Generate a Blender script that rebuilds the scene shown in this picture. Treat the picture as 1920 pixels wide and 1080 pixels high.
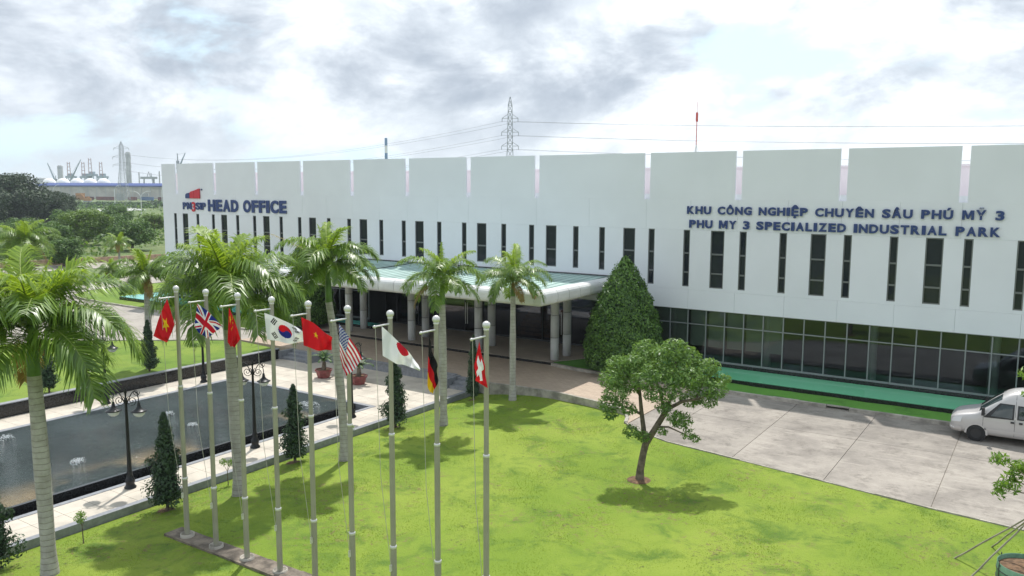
import bpy, bmesh, math, random
import numpy as np
from mathutils import Vector, Matrix
for o in list(bpy.data.objects): bpy.data.objects.remove(o)
scene = bpy.context.scene
COL = scene.collection
rad = math.radians
PI = math.pi

# ------------------------------------------------------------------ camera
cam = bpy.data.cameras.new('camera'); camo = bpy.data.objects.new('camera', cam); COL.objects.link(camo)
cam.sensor_width = 36; cam.lens = 36 * 1523.2 / 1920; cam.clip_start = .1; cam.clip_end = 12000
pit, yaw, rol = rad(6.942), rad(-33.762), rad(.232)
fw = Vector((math.sin(yaw) * math.cos(pit), math.cos(yaw) * math.cos(pit), -math.sin(pit)))
r0 = Vector((math.cos(yaw), -math.sin(yaw), 0)); u0 = r0.cross(fw)
Rv = r0 * math.cos(rol) + u0 * math.sin(rol); Uv = -r0 * math.sin(rol) + u0 * math.cos(rol)
m = Matrix((Rv, Uv, -fw)).transposed().to_4x4(); m.translation = (59.47, -40.68, 9.52)
camo.matrix_world = m
scene.camera = camo

# ------------------------------------------------------------------ sky, sun, exposure
SUN = Vector((-.262, .48, 1)).normalized()
w = bpy.data.worlds.new('World'); scene.world = w; w.use_nodes = True
nt = w.node_tree; nt.nodes.clear()
def N(t, typ, **kw):
    n = t.nodes.new(typ)
    for k, v in kw.items():
        if k in ('loc',): continue
        setattr(n, k, v)
    return n
def L(t, a, b): t.links.new(a, b)
def mathn(t, op, a, b=None, c=None, clamp=False):
    n = t.nodes.new('ShaderNodeMath'); n.operation = op; n.use_clamp = clamp
    for i, x in enumerate((a, b, c)):
        if x is None: continue
        if isinstance(x, (int, float)): n.inputs[i].default_value = x
        else: t.links.new(x, n.inputs[i])
    return n.outputs[0]
def mixc(t, f, a, b, mode='MIX'):
    n = t.nodes.new('ShaderNodeMix'); n.data_type = 'RGBA'; n.blend_type = mode
    for s, x in ((n.inputs[0], f), (n.inputs[6], a), (n.inputs[7], b)):
        if isinstance(x, (int, float)): s.default_value = x
        elif isinstance(x, (tuple, list)): s.default_value = (x[0], x[1], x[2], 1)
        else: t.links.new(x, s)
    return n.outputs[2]
def maprange(t, v, a, b, lo=0., hi=1., smooth=True):
    n = t.nodes.new('ShaderNodeMapRange'); n.interpolation_type = 'SMOOTHSTEP' if smooth else 'LINEAR'
    t.links.new(v, n.inputs[0]); n.inputs[1].default_value = a; n.inputs[2].default_value = b
    n.inputs[3].default_value = lo; n.inputs[4].default_value = hi
    return n.outputs[0]
def noise(t, vec, scale, detail=4, rough=.5, dist=0., dims='3D', out=0):
    n = t.nodes.new('ShaderNodeTexNoise'); n.noise_dimensions = dims
    if vec is not None: t.links.new(vec, n.inputs['Vector'])
    n.inputs['Scale'].default_value = scale; n.inputs['Detail'].default_value = detail
    n.inputs['Roughness'].default_value = rough; n.inputs['Distortion'].default_value = dist
    return n.outputs[out]
sky = N(nt, 'ShaderNodeTexSky'); sky.sky_type = 'NISHITA'; sky.sun_disc = False
sky.sun_elevation = math.asin(SUN.z); sky.sun_rotation = math.atan2(SUN.x, SUN.y); sky.air_density = 1.2; sky.dust_density = 1.5
tc = N(nt, 'ShaderNodeTexCoord'); sep = N(nt, 'ShaderNodeSeparateXYZ'); L(nt, tc.outputs['Generated'], sep.inputs[0])
comb = N(nt, 'ShaderNodeCombineXYZ')      # direction, flattened so that clouds are wider than tall
L(nt, sep.outputs[0], comb.inputs[0]); L(nt, sep.outputs[1], comb.inputs[1]); L(nt, mathn(nt, 'MULTIPLY', sep.outputs[2], 2.1), comb.inputs[2])
CLOUD_OFF = (-19.0, 12.7, 0.)
mp = N(nt, 'ShaderNodeMapping'); L(nt, comb.outputs[0], mp.inputs[0]); mp.inputs['Location'].default_value = CLOUD_OFF
cv = mp.outputs[0]
n1 = noise(nt, cv, 4.0, 10, .57, .25)
n2 = noise(nt, cv, 5.6, 10, .63, .3)
mp2 = N(nt, 'ShaderNodeMapping'); L(nt, cv, mp2.inputs[0]); mp2.inputs['Location'].default_value = (11.3, 4.2, 0)
n3 = noise(nt, mp2.outputs[0], 2.7, 9, .55, .35)
cover = maprange(nt, n1, .34, .46)
grey = maprange(nt, mathn(nt, 'ADD', mathn(nt, 'MULTIPLY', n3, .74), mathn(nt, 'MULTIPLY', n2, .30)), .425, .63)
white = mixc(nt, maprange(nt, n2, .40, .62), (10.1, 10.6, 11.1), (7.5, 8.1, 8.7))
ccol = mixc(nt, grey, white, (3.4, 3.95, 4.75))
hz = maprange(nt, sep.outputs[2], .0, .12, 1., 0.)
ccol = mixc(nt, mathn(nt, 'MULTIPLY', hz, .55), ccol, (8.8, 9.3, 9.7))
skyc = mixc(nt, .8, sky.outputs[0], (6.9, 9.0, 10.3))
full = mixc(nt, cover, skyc, ccol)
bg = N(nt, 'ShaderNodeBackground'); bg.inputs[1].default_value = .1
L(nt, full, bg.inputs[0]); wo = N(nt, 'ShaderNodeOutputWorld'); L(nt, bg.outputs[0], wo.inputs[0])

sl = bpy.data.lights.new('sun', 'SUN'); sl.energy = 3.3; sl.angle = rad(1.0); sl.color = (1, .965, .91)
so = bpy.data.objects.new('sun', sl); COL.objects.link(so); so.rotation_euler = (-SUN).to_track_quat('-Z', 'Y').to_euler()
so.location = (0, 0, 60)
vs = scene.view_settings; vs.view_transform = 'Standard'; vs.look = 'None'; vs.gamma = 1; vs.use_curve_mapping = False; vs.exposure = .42
scene.cycles.max_bounces = 6; scene.cycles.transparent_max_bounces = 10; scene.cycles.caustics_reflective = False; scene.cycles.caustics_refractive = False
scene.cycles.use_denoising = True

# ------------------------------------------------------------------ helpers
class MB:
    def __init__(s): s.v = []; s.f = []; s.m = []
    def add(s, vs, fs, mi=0):
        o = len(s.v); s.v += [tuple(v) for v in vs]
        for f in fs: s.f.append(tuple(o + i for i in f)); s.m.append(mi)
    def box(s, x0, x1, y0, y1, z0, z1, mi=0):
        s.add([(x0,y0,z0),(x1,y0,z0),(x1,y1,z0),(x0,y1,z0),(x0,y0,z1),(x1,y0,z1),(x1,y1,z1),(x0,y1,z1)],
              [(0,3,2,1),(4,5,6,7),(0,1,5,4),(1,2,6,5),(2,3,7,6),(3,0,4,7)], mi)
    def poly(s, pts, z0, z1, mi=0):          # vertical prism from an xy outline (ccw)
        n = len(pts); a = sum(pts[i][0]*pts[(i+1)%n][1]-pts[(i+1)%n][0]*pts[i][1] for i in range(n))
        if a < 0: pts = pts[::-1]
        s.add([(x,y,z1) for x,y in pts], [tuple(range(n))], mi)
        s.add([(x,y,z0) for x,y in pts]+[(x,y,z1) for x,y in pts], [(i,(i+1)%n,n+(i+1)%n,n+i) for i in range(n)], mi)
    def tube(s, pts, rr, seg=8, mi=0, cap=True):
        pts = [Vector(p) for p in pts]
        if not hasattr(rr, '__len__'): rr = [rr]*len(pts)
        t0 = (pts[1]-pts[0]).normalized(); up = Vector((0,0,1)) if abs(t0.z) < .9 else Vector((1,0,0))
        a = t0.cross(up).normalized(); vs = []
        for i, p in enumerate(pts):
            t = (pts[min(i+1,len(pts)-1)]-pts[max(i-1,0)]).normalized()
            a = (a - t*a.dot(t)).normalized(); b = t.cross(a)
            for k in range(seg):
                th = 2*PI*k/seg; vs.append(p + (a*math.cos(th)+b*math.sin(th))*rr[i])
        fs = [(i*seg+k, i*seg+(k+1)%seg, (i+1)*seg+(k+1)%seg, (i+1)*seg+k) for i in range(len(pts)-1) for k in range(seg)]
        s.add(vs, fs, mi)
        if cap: s.add(vs[:seg], [tuple(range(seg-1,-1,-1))], mi); s.add(vs[-seg:], [tuple(range(seg))], mi)
    def lathe(s, prof, seg=16, c=(0,0,0), mi=0, axis='z'):
        vs = []; n = len(prof)
        for r, z in prof:
            for k in range(seg):
                th = 2*PI*k/seg; x, y = r*math.cos(th), r*math.sin(th)
                p = (x,y,z) if axis == 'z' else (x,z,y)
                vs.append((p[0]+c[0],p[1]+c[1],p[2]+c[2]))
        s.add(vs, [(i*seg+k, i*seg+(k+1)%seg, (i+1)*seg+(k+1)%seg, (i+1)*seg+k) for i in range(n-1) for k in range(seg)], mi)
    def mesh(s, name, mats, smooth=False):
        me = bpy.data.meshes.new(name); me.from_pydata(s.v, [], s.f)
        for q in (mats if isinstance(mats, (list, tuple)) else [mats]): me.materials.append(q)
        me.polygons.foreach_set('material_index', s.m)
        if smooth: me.polygons.foreach_set('use_smooth', [True]*len(s.f))
        me.update(); return me
    def build(s, name, mats, parent=None, smooth=False, **kw):
        return ob(name, s.mesh(name, mats, smooth), parent, **kw)
def ob(name, me, parent=None, loc=(0,0,0), rot=(0,0,0), scale=(1,1,1)):
    o = bpy.data.objects.new(name, me); COL.objects.link(o)
    o.location = loc; o.rotation_euler = rot; o.scale = scale
    if parent is not None: o.parent = parent
    return o
def thing(name, label, cat, loc=(0,0,0), rz=0, group=None):
    o = ob(name, None, None, loc, (0,0,rz)); tag(o, label, cat, group); return o
def tag(o, label, cat, group=None):
    o['label'] = label; o['category'] = cat
    if group: o['group'] = group
    return o
def struct(o, kind='structure'): o['kind'] = kind; return o
def npmesh(name, V, F, mats, mi=None, smooth=False):
    me = bpy.data.meshes.new(name); V = np.asarray(V, np.float32); F = np.asarray(F, np.int32); k = F.shape[1]
    me.vertices.add(len(V)); me.vertices.foreach_set('co', V.ravel())
    me.loops.add(F.size); me.loops.foreach_set('vertex_index', F.ravel())
    me.polygons.add(len(F)); me.polygons.foreach_set('loop_start', np.arange(0, F.size, k, dtype=np.int32))
    me.polygons.foreach_set('loop_total', np.full(len(F), k, np.int32))
    for q in (mats if isinstance(mats, (list, tuple)) else [mats]): me.materials.append(q)
    if mi is not None: me.polygons.foreach_set('material_index', np.asarray(mi, np.int32))
    if smooth: me.polygons.foreach_set('use_smooth', np.ones(len(F), bool))
    me.update(calc_edges=True); me.validate(); return me
def unit(a): return a / (np.linalg.norm(a, axis=-1, keepdims=True) + 1e-9)
def leaves(name, P, Nn, size, asp, mats, seed, mi=None, fold=.25):
    g = np.random.default_rng(seed); n = len(P)
    Nn = unit(np.asarray(Nn)); t = unit(np.cross(Nn, unit(g.normal(size=(n,3))))); b = np.cross(Nn, t)
    s = np.asarray(size).reshape(-1,1)*np.ones((n,1))
    V = np.empty((n,4,3)); V[:,0] = P - t*s; V[:,1] = P + b*s*asp + Nn*s*fold*asp; V[:,2] = P + t*s - Nn*s*.15; V[:,3] = P - b*s*asp + Nn*s*fold*asp
    return npmesh(name, V.reshape(-1,3), np.arange(4*n).reshape(-1,4), mats, mi)
CUBE = {}
def cube(mat_):
    if mat_.name not in CUBE:
        b = MB(); b.box(-.5,.5,-.5,.5,-.5,.5); CUBE[mat_.name] = b.mesh('block', mat_)
    return CUBE[mat_.name]
def blk(name, mat_, x0, x1, y0, y1, z0, z1, parent=None):
    return ob(name, cube(mat_), parent, ((x0+x1)/2,(y0+y1)/2,(z0+z1)/2), (0,0,0), (x1-x0,y1-y0,z1-z0))

# ------------------------------------------------------------------ materials
def mat(name, col, rough=.6, metal=0., spec=.5, var=None, bump=None, isl=0., obr=0., trans=0., col2=None, coat=0.):
    """principled; var=(scale, amount, detail) noise on colour, bump=(scale, strength, dist), isl / obr = random value per leaf / per object"""
    M = bpy.data.materials.new(name); M.use_nodes = True; t = M.node_tree; p = t.nodes['Principled BSDF']; out = t.nodes['Material Output']
    p.inputs['Roughness'].default_value = rough; p.inputs['Metallic'].default_value = metal; p.inputs['Specular IOR Level'].default_value = spec
    p.inputs['Coat Weight'].default_value = coat
    geo = t.nodes.new('ShaderNodeNewGeometry'); c = None
    if var or isl or obr or col2:
        rgb = t.nodes.new('ShaderNodeRGB'); rgb.outputs[0].default_value = (*col, 1); c = rgb.outputs[0]
        if var:
            nn = noise(t, geo.outputs['Position'], var[0], var[2] if len(var) > 2 else 5, .6)
            f = maprange(t, nn, .3, .7)
            lo = tuple(x*(1-var[1]) for x in col); hi = tuple(min(1,x*(1+var[1]*.6)) for x in col)
            if col2: lo, hi = col, col2
            c = mixc(t, f, lo, hi)
        for amt, src in ((isl, geo.outputs['Random Per Island']), (obr, None)):
            if not amt: continue
            if src is None: src = t.nodes.new('ShaderNodeObjectInfo').outputs['Random']
            v = mathn(t, 'MULTIPLY_ADD', src, 2*amt, 1-amt)
            hs = t.nodes.new('ShaderNodeHueSaturation'); L(t, v, hs.inputs['Value']); L(t, c, hs.inputs['Color'])
            L(t, mathn(t, 'MULTIPLY_ADD', src, -.03*min(1,amt*3), .5+.015*min(1,amt*3)), hs.inputs['Hue']); c = hs.outputs[0]
        L(t, c, p.inputs['Base Color'])
    else: p.inputs['Base Color'].default_value = (*col, 1)
    if bump:
        b = t.nodes.new('ShaderNodeBump'); b.inputs['Strength'].default_value = bump[1]; b.inputs['Distance'].default_value = bump[2]
        L(t, noise(t, geo.outputs['Position'], bump[0], 4, .6), b.inputs['Height']); L(t, b.outputs[0], p.inputs['Normal'])
    if trans:
        tr = t.nodes.new('ShaderNodeBsdfTranslucent'); mx = t.nodes.new('ShaderNodeMixShader'); mx.inputs[0].default_value = trans
        if c is not None: L(t, mixc(t, .5, c, (col[0]*2.2, col[1]*1.9, col[2]*.8)), tr.inputs[0])
        else: tr.inputs[0].default_value = (*col, 1)
        L(t, p.outputs[0], mx.inputs[1]); L(t, tr.outputs[0], mx.inputs[2]); L(t, mx.outputs[0], out.inputs[0])
    return M
def nodes(M): return M.node_tree, M.node_tree.nodes['Principled BSDF']
WHITE = mat('white_render', (.76,.782,.828), .62, var=(.35,.035,6), obr=.010)
PINK = mat('pinkish_render', (.84,.77,.79), .7, var=(.5,.05))
FRAME = mat('grey_aluminium', (.17,.18,.19), .38, .5)
MULL = mat('pale_aluminium', (.25,.27,.28), .4, .3)
DARKMETAL = mat('dark_metal', (.05,.052,.056), .4, .2)
BLACKGRAN = mat('black_granite', (.016,.017,.018), .22, var=(9,.4))
GREYGRAN = mat('grey_granite', (.24,.25,.27), .55, var=(6,.18), bump=(60,.1,.01))
KERB = mat('weathered_kerb', (.38,.35,.30), .85, var=(2.2,.4,7), bump=(25,.4,.02))
CREAM = mat('cream_slab', (.53,.475,.395), .6, var=(1.1,.18,7), obr=.045)
JOINT = mat('slab_joint', (.42,.37,.30), .9)
FASCIA = mat('aluminium_cladding', (.68,.68,.67), .38, .0, var=(1.3,.10,6), obr=.03)
COLUMN = mat('column_cladding', (.60,.61,.61), .4, .0, var=(1.5,.06))
ROOFG = mat('green_metal_roof', (.36,.49,.45), .5, .0, var=(.6,.14,6), obr=.05)
SOFFIT = mat('soffit_panel', (.55,.56,.56), .6)
INTW = mat('interior_wall', (.22,.22,.22), .8); INTF = mat('interior_floor', (.16,.15,.14), .35)
BLIND = mat('roller_blind', (.50,.53,.47), .8)
WOOD = mat('warm_wood', (.42,.20,.08), .5, var=(3,.3))
NAVY = mat('navy_sign', (.018,.045,.17), .45); RED = mat('red_sign', (.55,.02,.04), .45)
STEEL = mat('flagpole_steel', (.34,.325,.27), .42, .15, var=(.8,.15)); STEEL2 = mat('bright_steel', (.66,.65,.63), .3, .3)
ROPE = mat('rope', (.45,.43,.38), .9)
IRON = mat('black_iron', (.012,.013,.015), .38, .3)
GLOBE = mat('frosted_glass', (.62,.64,.66), .25)
SOIL = mat('soil', (.17,.10,.055), .95, var=(9,.5), bump=(30,.8,.03))
STRIPE = mat('mossy_concrete', (.20,.165,.13), .9, var=(3,.55,8), bump=(20,.6,.02))

def glass(name, tint, base=.07, rough=.0):
    M = bpy.data.materials.new(name); M.use_nodes = True; t = M.node_tree; t.nodes.clear()
    tr = t.nodes.new('ShaderNodeBsdfTransparent'); tr.inputs[0].default_value = (*tint, 1)
    gl = t.nodes.new('ShaderNodeBsdfGlossy'); gl.inputs['Roughness'].default_value = rough; gl.inputs[0].default_value = (.52,.57,.68,1)
    fr = t.nodes.new('ShaderNodeFresnel'); fr.inputs[0].default_value = 1.5
    mx = t.nodes.new('ShaderNodeMixShader'); L(t, mathn(t, 'ADD', fr.outputs[0], base, clamp=True), mx.inputs[0])
    L(t, tr.outputs[0], mx.inputs[1]); L(t, gl.outputs[0], mx.inputs[2])
    o = t.nodes.new('ShaderNodeOutputMaterial'); L(t, mx.outputs[0], o.inputs[0]); return M
GLASS = glass('tinted_glass', (.68,.74,.72), .03)
DGLASS = glass('dark_glass', (.55,.55,.56), .05)
UPGLASS = mat('upper_window_glass', (.018,.023,.032), .04, spec=.36)

def grass_mat(name, a, b, d, bare=.0, seed=0.):
    M = mat(name, a, .85, spec=.2); t, p = nodes(M)
    geo = t.nodes['Geometry'] if 'Geometry' in t.nodes else t.nodes.new('ShaderNodeNewGeometry')
    mpn = t.nodes.new('ShaderNodeMapping'); L(t, geo.outputs['Position'], mpn.inputs[0]); mpn.inputs['Location'].default_value = (seed, seed*.7, 0)
    v = mpn.outputs[0]
    c = mixc(t, maprange(t, noise(t, v, .22, 6, .6, .4), .35, .65), a, b)
    c = mixc(t, maprange(t, noise(t, v, .8, 8, .70, .6), .46, .70, 0, .9), c, d)
    c = mixc(t, maprange(t, noise(t, v, 14, 5, .75), .52, .85, 0, .65), c, d)
    c = mixc(t, maprange(t, noise(t, v, 9, 5, .75), .55, .85, 0, .5), c, tuple(min(1,x*1.35) for x in b))
    if bare:
        msk = mathn(t, 'MULTIPLY', maprange(t, noise(t, v, .36, 4, .55, .3), .47, .60), maprange(t, noise(t, v, 4.5, 7, .78, .4), .52, .66))
        c = mixc(t, mathn(t, 'MULTIPLY', msk, bare), c, (.19,.135,.07))
        msk2 = mathn(t, 'MULTIPLY', maprange(t, noise(t, v, .55, 3, .5, .5), .50, .60), maprange(t, noise(t, v, 7, 6, .8), .55, .63))
        c = mixc(t, mathn(t, 'MULTIPLY', msk2, bare*.8), c, (.07,.075,.03))
    L(t, c, p.inputs['Base Color'])
    bm_ = t.nodes.new('ShaderNodeBump'); bm_.inputs['Strength'].default_value = .7; bm_.inputs['Distance'].default_value = .05
    L(t, noise(t, v, 16, 6, .75), bm_.inputs['Height']); L(t, bm_.outputs[0], p.inputs['Normal'])
    return M
LAWN = grass_mat('mown_lawn', (.172,.258,.029), (.240,.312,.044), (.085,.160,.023), 1.)
LAWN2 = grass_mat('left_lawn', (.145,.235,.032), (.195,.27,.040), (.08,.15,.023), .3, 13.)
TURF = grass_mat('strip_turf', (.105,.27,.045), (.125,.31,.05), (.06,.17,.03), .2, 5.)
SCRUB = grass_mat('scrub_ground', (.10,.16,.05), (.17,.20,.08), (.06,.10,.035), .0, 3.)
def concrete_mat(name, a, b, dark):
    M = mat(name, a, .85); t, p = nodes(M); geo = t.nodes['Geometry']; v = geo.outputs['Position']
    c = mixc(t, maprange(t, noise(t, v, .45, 9, .68, .1), .33, .66), a, b)
    c = mixc(t, maprange(t, noise(t, v, 1.1, 10, .78, .1), .49, .66, 0, .7), c, dark)
    mpn = t.nodes.new('ShaderNodeMapping'); L(t, v, mpn.inputs[0]); mpn.inputs['Scale'].default_value = (.35, 2.6, 1); mpn.inputs['Rotation'].default_value = (0,0,.75)
    c = mixc(t, maprange(t, noise(t, mpn.outputs[0], 1.5, 9, .78, .15), .5, .72, 0, .75), c, tuple(x*1.25 for x in b))
    c = mixc(t, maprange(t, noise(t, v, 9, 7, .8), .5, .75, 0, .5), c, dark)
    oi = t.nodes.new('ShaderNodeObjectInfo'); hs = t.nodes.new('ShaderNodeHueSaturation'); L(t, c, hs.inputs['Color'])
    L(t, mathn(t, 'MULTIPLY_ADD', oi.outputs['Random'], .16, .92), hs.inputs['Value'])
    L(t, hs.outputs[0], p.inputs['Base Color'])
    bm_ = t.nodes.new('ShaderNodeBump'); bm_.inputs['Strength'].default_value = .3; bm_.inputs['Distance'].default_value = .01
    L(t, noise(t, v, 30, 4, .7), bm_.inputs['Height']); L(t, bm_.outputs[0], p.inputs['Normal'])
    return M
CONC = concrete_mat('stained_concrete', (.215,.192,.168), (.345,.310,.268), (.13,.113,.096))
CONC2 = concrete_mat('drive_concrete', (.31,.28,.245), (.40,.365,.32), (.20,.175,.15))
def brick_mat(name, c1, c2, mort, bw, bh, ms=.006):
    M = mat(name, c1, .8); t, p = nodes(M); geo = t.nodes['Geometry']
    b = t.nodes.new('ShaderNodeTexBrick'); L(t, geo.outputs['Position'], b.inputs['Vector'])
    b.inputs['Color1'].default_value = (*c1,1); b.inputs['Color2'].default_value = (*c2,1); b.inputs['Mortar'].default_value = (*mort,1)
    b.inputs['Scale'].default_value = 1; b.inputs['Mortar Size'].default_value = ms; b.inputs['Brick Width'].default_value = bw; b.inputs['Row Height'].default_value = bh
    b.inputs['Bias'].default_value = -.1
    c = mixc(t, maprange(t, noise(t, geo.outputs['Position'], .5, 8, .65, .4), .3, .7, 0, .55), b.outputs[0], tuple(x*.72 for x in c1))
    L(t, c, p.inputs['Base Color'])
    bm_ = t.nodes.new('ShaderNodeBump'); bm_.inputs['Strength'].default_value = .4; bm_.inputs['Distance'].default_value = .006
    L(t, b.outputs[1], bm_.inputs['Height']); bm_.invert = True; L(t, bm_.outputs[0], p.inputs['Normal'])
    return M
PAVE = brick_mat('drop_off_paving', (.50,.395,.30), (.42,.325,.25), (.28,.22,.17), .40, .20, .008)
TERR = brick_mat('terrace_paving', (.40,.335,.275), (.36,.30,.25), (.22,.19,.16), .6, .6, .008)

def water_mat(name, col, rough, bscale, bstr, sediment=False, spec=.5):
    M = mat(name, col, rough, spec=spec); t, p = nodes(M); geo = t.nodes['Geometry']; v = geo.outputs['Position']
    p.inputs['IOR'].default_value = 1.33
    if sediment:
        sp = t.nodes.new('ShaderNodeSeparateXYZ'); L(t, v, sp.inputs[0])
        edge = maprange(t, sp.outputs[0], 30.4, 32.6)
        f = mathn(t, 'MULTIPLY', edge, maprange(t, noise(t, v, .28, 4, .55, .3), .47, .60))
        c = mixc(t, f, mixc(t, maprange(t, noise(t, v, .5, 5, .6), .35, .65), col, tuple(x*1.5 for x in col)), (.24,.19,.115))
        L(t, c, p.inputs['Base Color'])
    mpn = t.nodes.new('ShaderNodeMapping'); L(t, v, mpn.inputs[0]); mpn.inputs['Scale'].default_value = (1, .55, 1)
    b = t.nodes.new('ShaderNodeBump'); b.inputs['Strength'].default_value = bstr; b.inputs['Distance'].default_value = .12
    L(t, mathn(t, 'ADD', noise(t, mpn.outputs[0], bscale, 4, .6, .6), mathn(t, 'MULTIPLY', noise(t, mpn.outputs[0], bscale*3.2, 3, .6), .4)), b.inputs['Height']); L(t, b.outputs[0], p.inputs['Normal'])
    return M
POOLW = water_mat('pool_water', (.030,.041,.039), .03, 6.5, 1., True)
TEALW = water_mat('turquoise_basin_water', (.10,.50,.44), .05, 2.2, .05)
SHADEW = water_mat('shade_tinted_basin_water', (.17,.56,.31), .05, 2.2, .04)  # same basin water, greener: shade and reflection are put into its colour
FOAM = mat('foam', (.80,.83,.85), .4, trans=.3)
PALM = mat('palm_leaf', (.15,.26,.032), .38, spec=.7, isl=.45, trans=.40)
PALMY = mat('young_palm_leaf', (.24,.36,.04), .45, spec=.5, isl=.3, trans=.45)
PALMB = mat('dry_palm_leaf', (.30,.21,.07), .6, isl=.35, trans=.3)
RACH = mat('palm_rachis', (.26,.33,.07), .5)
SHAFT = mat('palm_crownshaft', (.10,.20,.035), .4, var=(3,.3))
def trunk_mat():
    M = mat('ringed_palm_trunk', (.34,.31,.27), .85); t, p = nodes(M); geo = t.nodes['Geometry']; v = geo.outputs['Position']
    sp = t.nodes.new('ShaderNodeSeparateXYZ'); L(t, v, sp.inputs[0])
    zz = mathn(t, 'ADD', sp.outputs[2], mathn(t, 'MULTIPLY', noise(t, v, 4, 3), .06))
    fr_ = mathn(t, 'FRACT', mathn(t, 'MULTIPLY', zz, 6.5))
    line = maprange(t, mathn(t, 'ABSOLUTE', mathn(t, 'SUBTRACT', fr_, .5)), .40, .5)
    c = mixc(t, maprange(t, noise(t, v, 3, 7, .7), .3, .7), (.31,.29,.265), (.46,.44,.41))
    c = mixc(t, mathn(t, 'MULTIPLY', line, .6), c, (.16,.14,.115)); L(t, c, p.inputs['Base Color'])
    b = t.nodes.new('ShaderNodeBump'); b.inputs['Strength'].default_value = .6; b.inputs['Distance'].default_value = .02; b.invert = True
    L(t, line, b.inputs['Height']); L(t, b.outputs[0], p.inputs['Normal']); return M
PTRUNK = trunk_mat()
BARK = mat('bark', (.17,.135,.10), .9, var=(6,.45,7), bump=(25,.8,.03))
CONEL = mat('clipped_ficus_leaf', (.085,.185,.028), .42, spec=.5, isl=.6, trans=.22)
CONEC = mat('dark_light_blocker', (.018,.042,.012), .9)  # dark filler added inside the cone crowns to block light
CYP = mat('dark_conifer_leaf', (.034,.075,.030), .55, isl=.55, trans=.14)
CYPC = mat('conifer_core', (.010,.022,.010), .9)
BROAD = mat('broad_leaf', (.145,.26,.062), .45, spec=.45, isl=.5, trans=.34)
YOUNG = mat('young_leaf', (.15,.27,.04), .45, isl=.45, trans=.4)
BGL = mat('scrub_tree_leaf', (.075,.155,.03), .6, isl=.55, trans=.25)
BGL2 = mat('scrub_tree_leaf_light', (.115,.20,.035), .6, isl=.5, trans=.3)
BGD = mat('dark_tree_leaf', (.030,.062,.022), .65, isl=.55, trans=.12)
YELL = mat('yellow_leaf', (.35,.30,.04), .6, isl=.4, trans=.3)

# ------------------------------------------------------------------ ground and paved surfaces
def ipl(x, P):
    for (a, b), (c, d) in zip(P, P[1:]):
        if x <= c: return b + (d-b)*max(0,min(1,(x-a)/(c-a)))
    return P[-1][1]
GZ = [(35.86,-.70),(36.6,-.57),(37.6,-.44),(39.2,-.32),(44,-.28),(48,-.16),(52,-.06),(80,-.05)]
def gz(x, y=0): return ipl(x, GZ)
EDGE = [(35.86,-8.3),(36.8,-8.66),(38.5,-8.42),(40.4,-8.36),(42.5,-8.66),(43.8,-9.0),(44.6,-9.55),(45.05,-10.3),(45.3,-11.0),(46.2,-11.75),(47.7,-12.4),(51.7,-13.1),(57.1,-14.05),(59.3,-14.3),(80,-16.4)]
xs = [-4500,-600,-120,-40,-24,-20,14,18,84,88,400,4500]; ys = [-4500,-500,-75,-70,4,8,40,120,400,1000,4500]
V = []; F = []
for j, y in enumerate(ys):
    for i, x in enumerate(xs):
        V.append((x, y, -1.2 if 18 <= x <= 84 and -70 <= y <= 4 else -.2))
nx = len(xs)
for j in range(len(ys)-1):
    for i in range(nx-1): F.append((j*nx+i, j*nx+i+1, (j+1)*nx+i+1, (j+1)*nx+i))
struct(ob('ground', npmesh('ground', V, F, SCRUB)))
# main lawn as a gently rising sheet
gx = sorted(set([35.86+i*.55 for i in range(80)]+[p[0] for p in EDGE])); V = []; F = []; nr = 60
for x in gx:
    yt = ipl(x, EDGE)
    for j in range(nr+1):
        y = yt + (-62-yt)*(j/nr)**1.35
        V.append((x, y, gz(x)+(-.012-gz(x))*min(1,max(0,(x-43.5)/2))*max(0,1-(yt-y)/2.5)+.022*math.sin(x*1.3+y*.7)*math.sin(y*1.1-x*.4)*min(1,(x-36.1)/2)*min(1,(yt-y)/2) ))
for i in range(len(gx)-1):
    for j in range(nr):
        a = i*(nr+1)+j; F.append((a, a+1, a+nr+2, a+nr+1))
struct(ob('lawn', npmesh('lawn', V, F, LAWN, smooth=True)))
# left lawn
b = MB(); b.poly([(21.75,-45),(21.75,-9.0),(17.4,-8.6),(15.4,-9.9),(13.5,-11.4),(11.3,-12.9),(8.3,-15.6),(6,-19.5),(4.6,-25),(4,-45)], -.6, .05)
struct(b.build('lawn_left', LAWN2))
# concrete yard at the left of the building
b = MB(); b.poly([(-26,-48),(17,-48),(17,-3.2),(17,9.5),(-3,9.5),(-3,40),(-20,40),(-23,12),(-26,4)], -.6, 0.)
struct(b.build('drive_left', CONC2))
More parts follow.
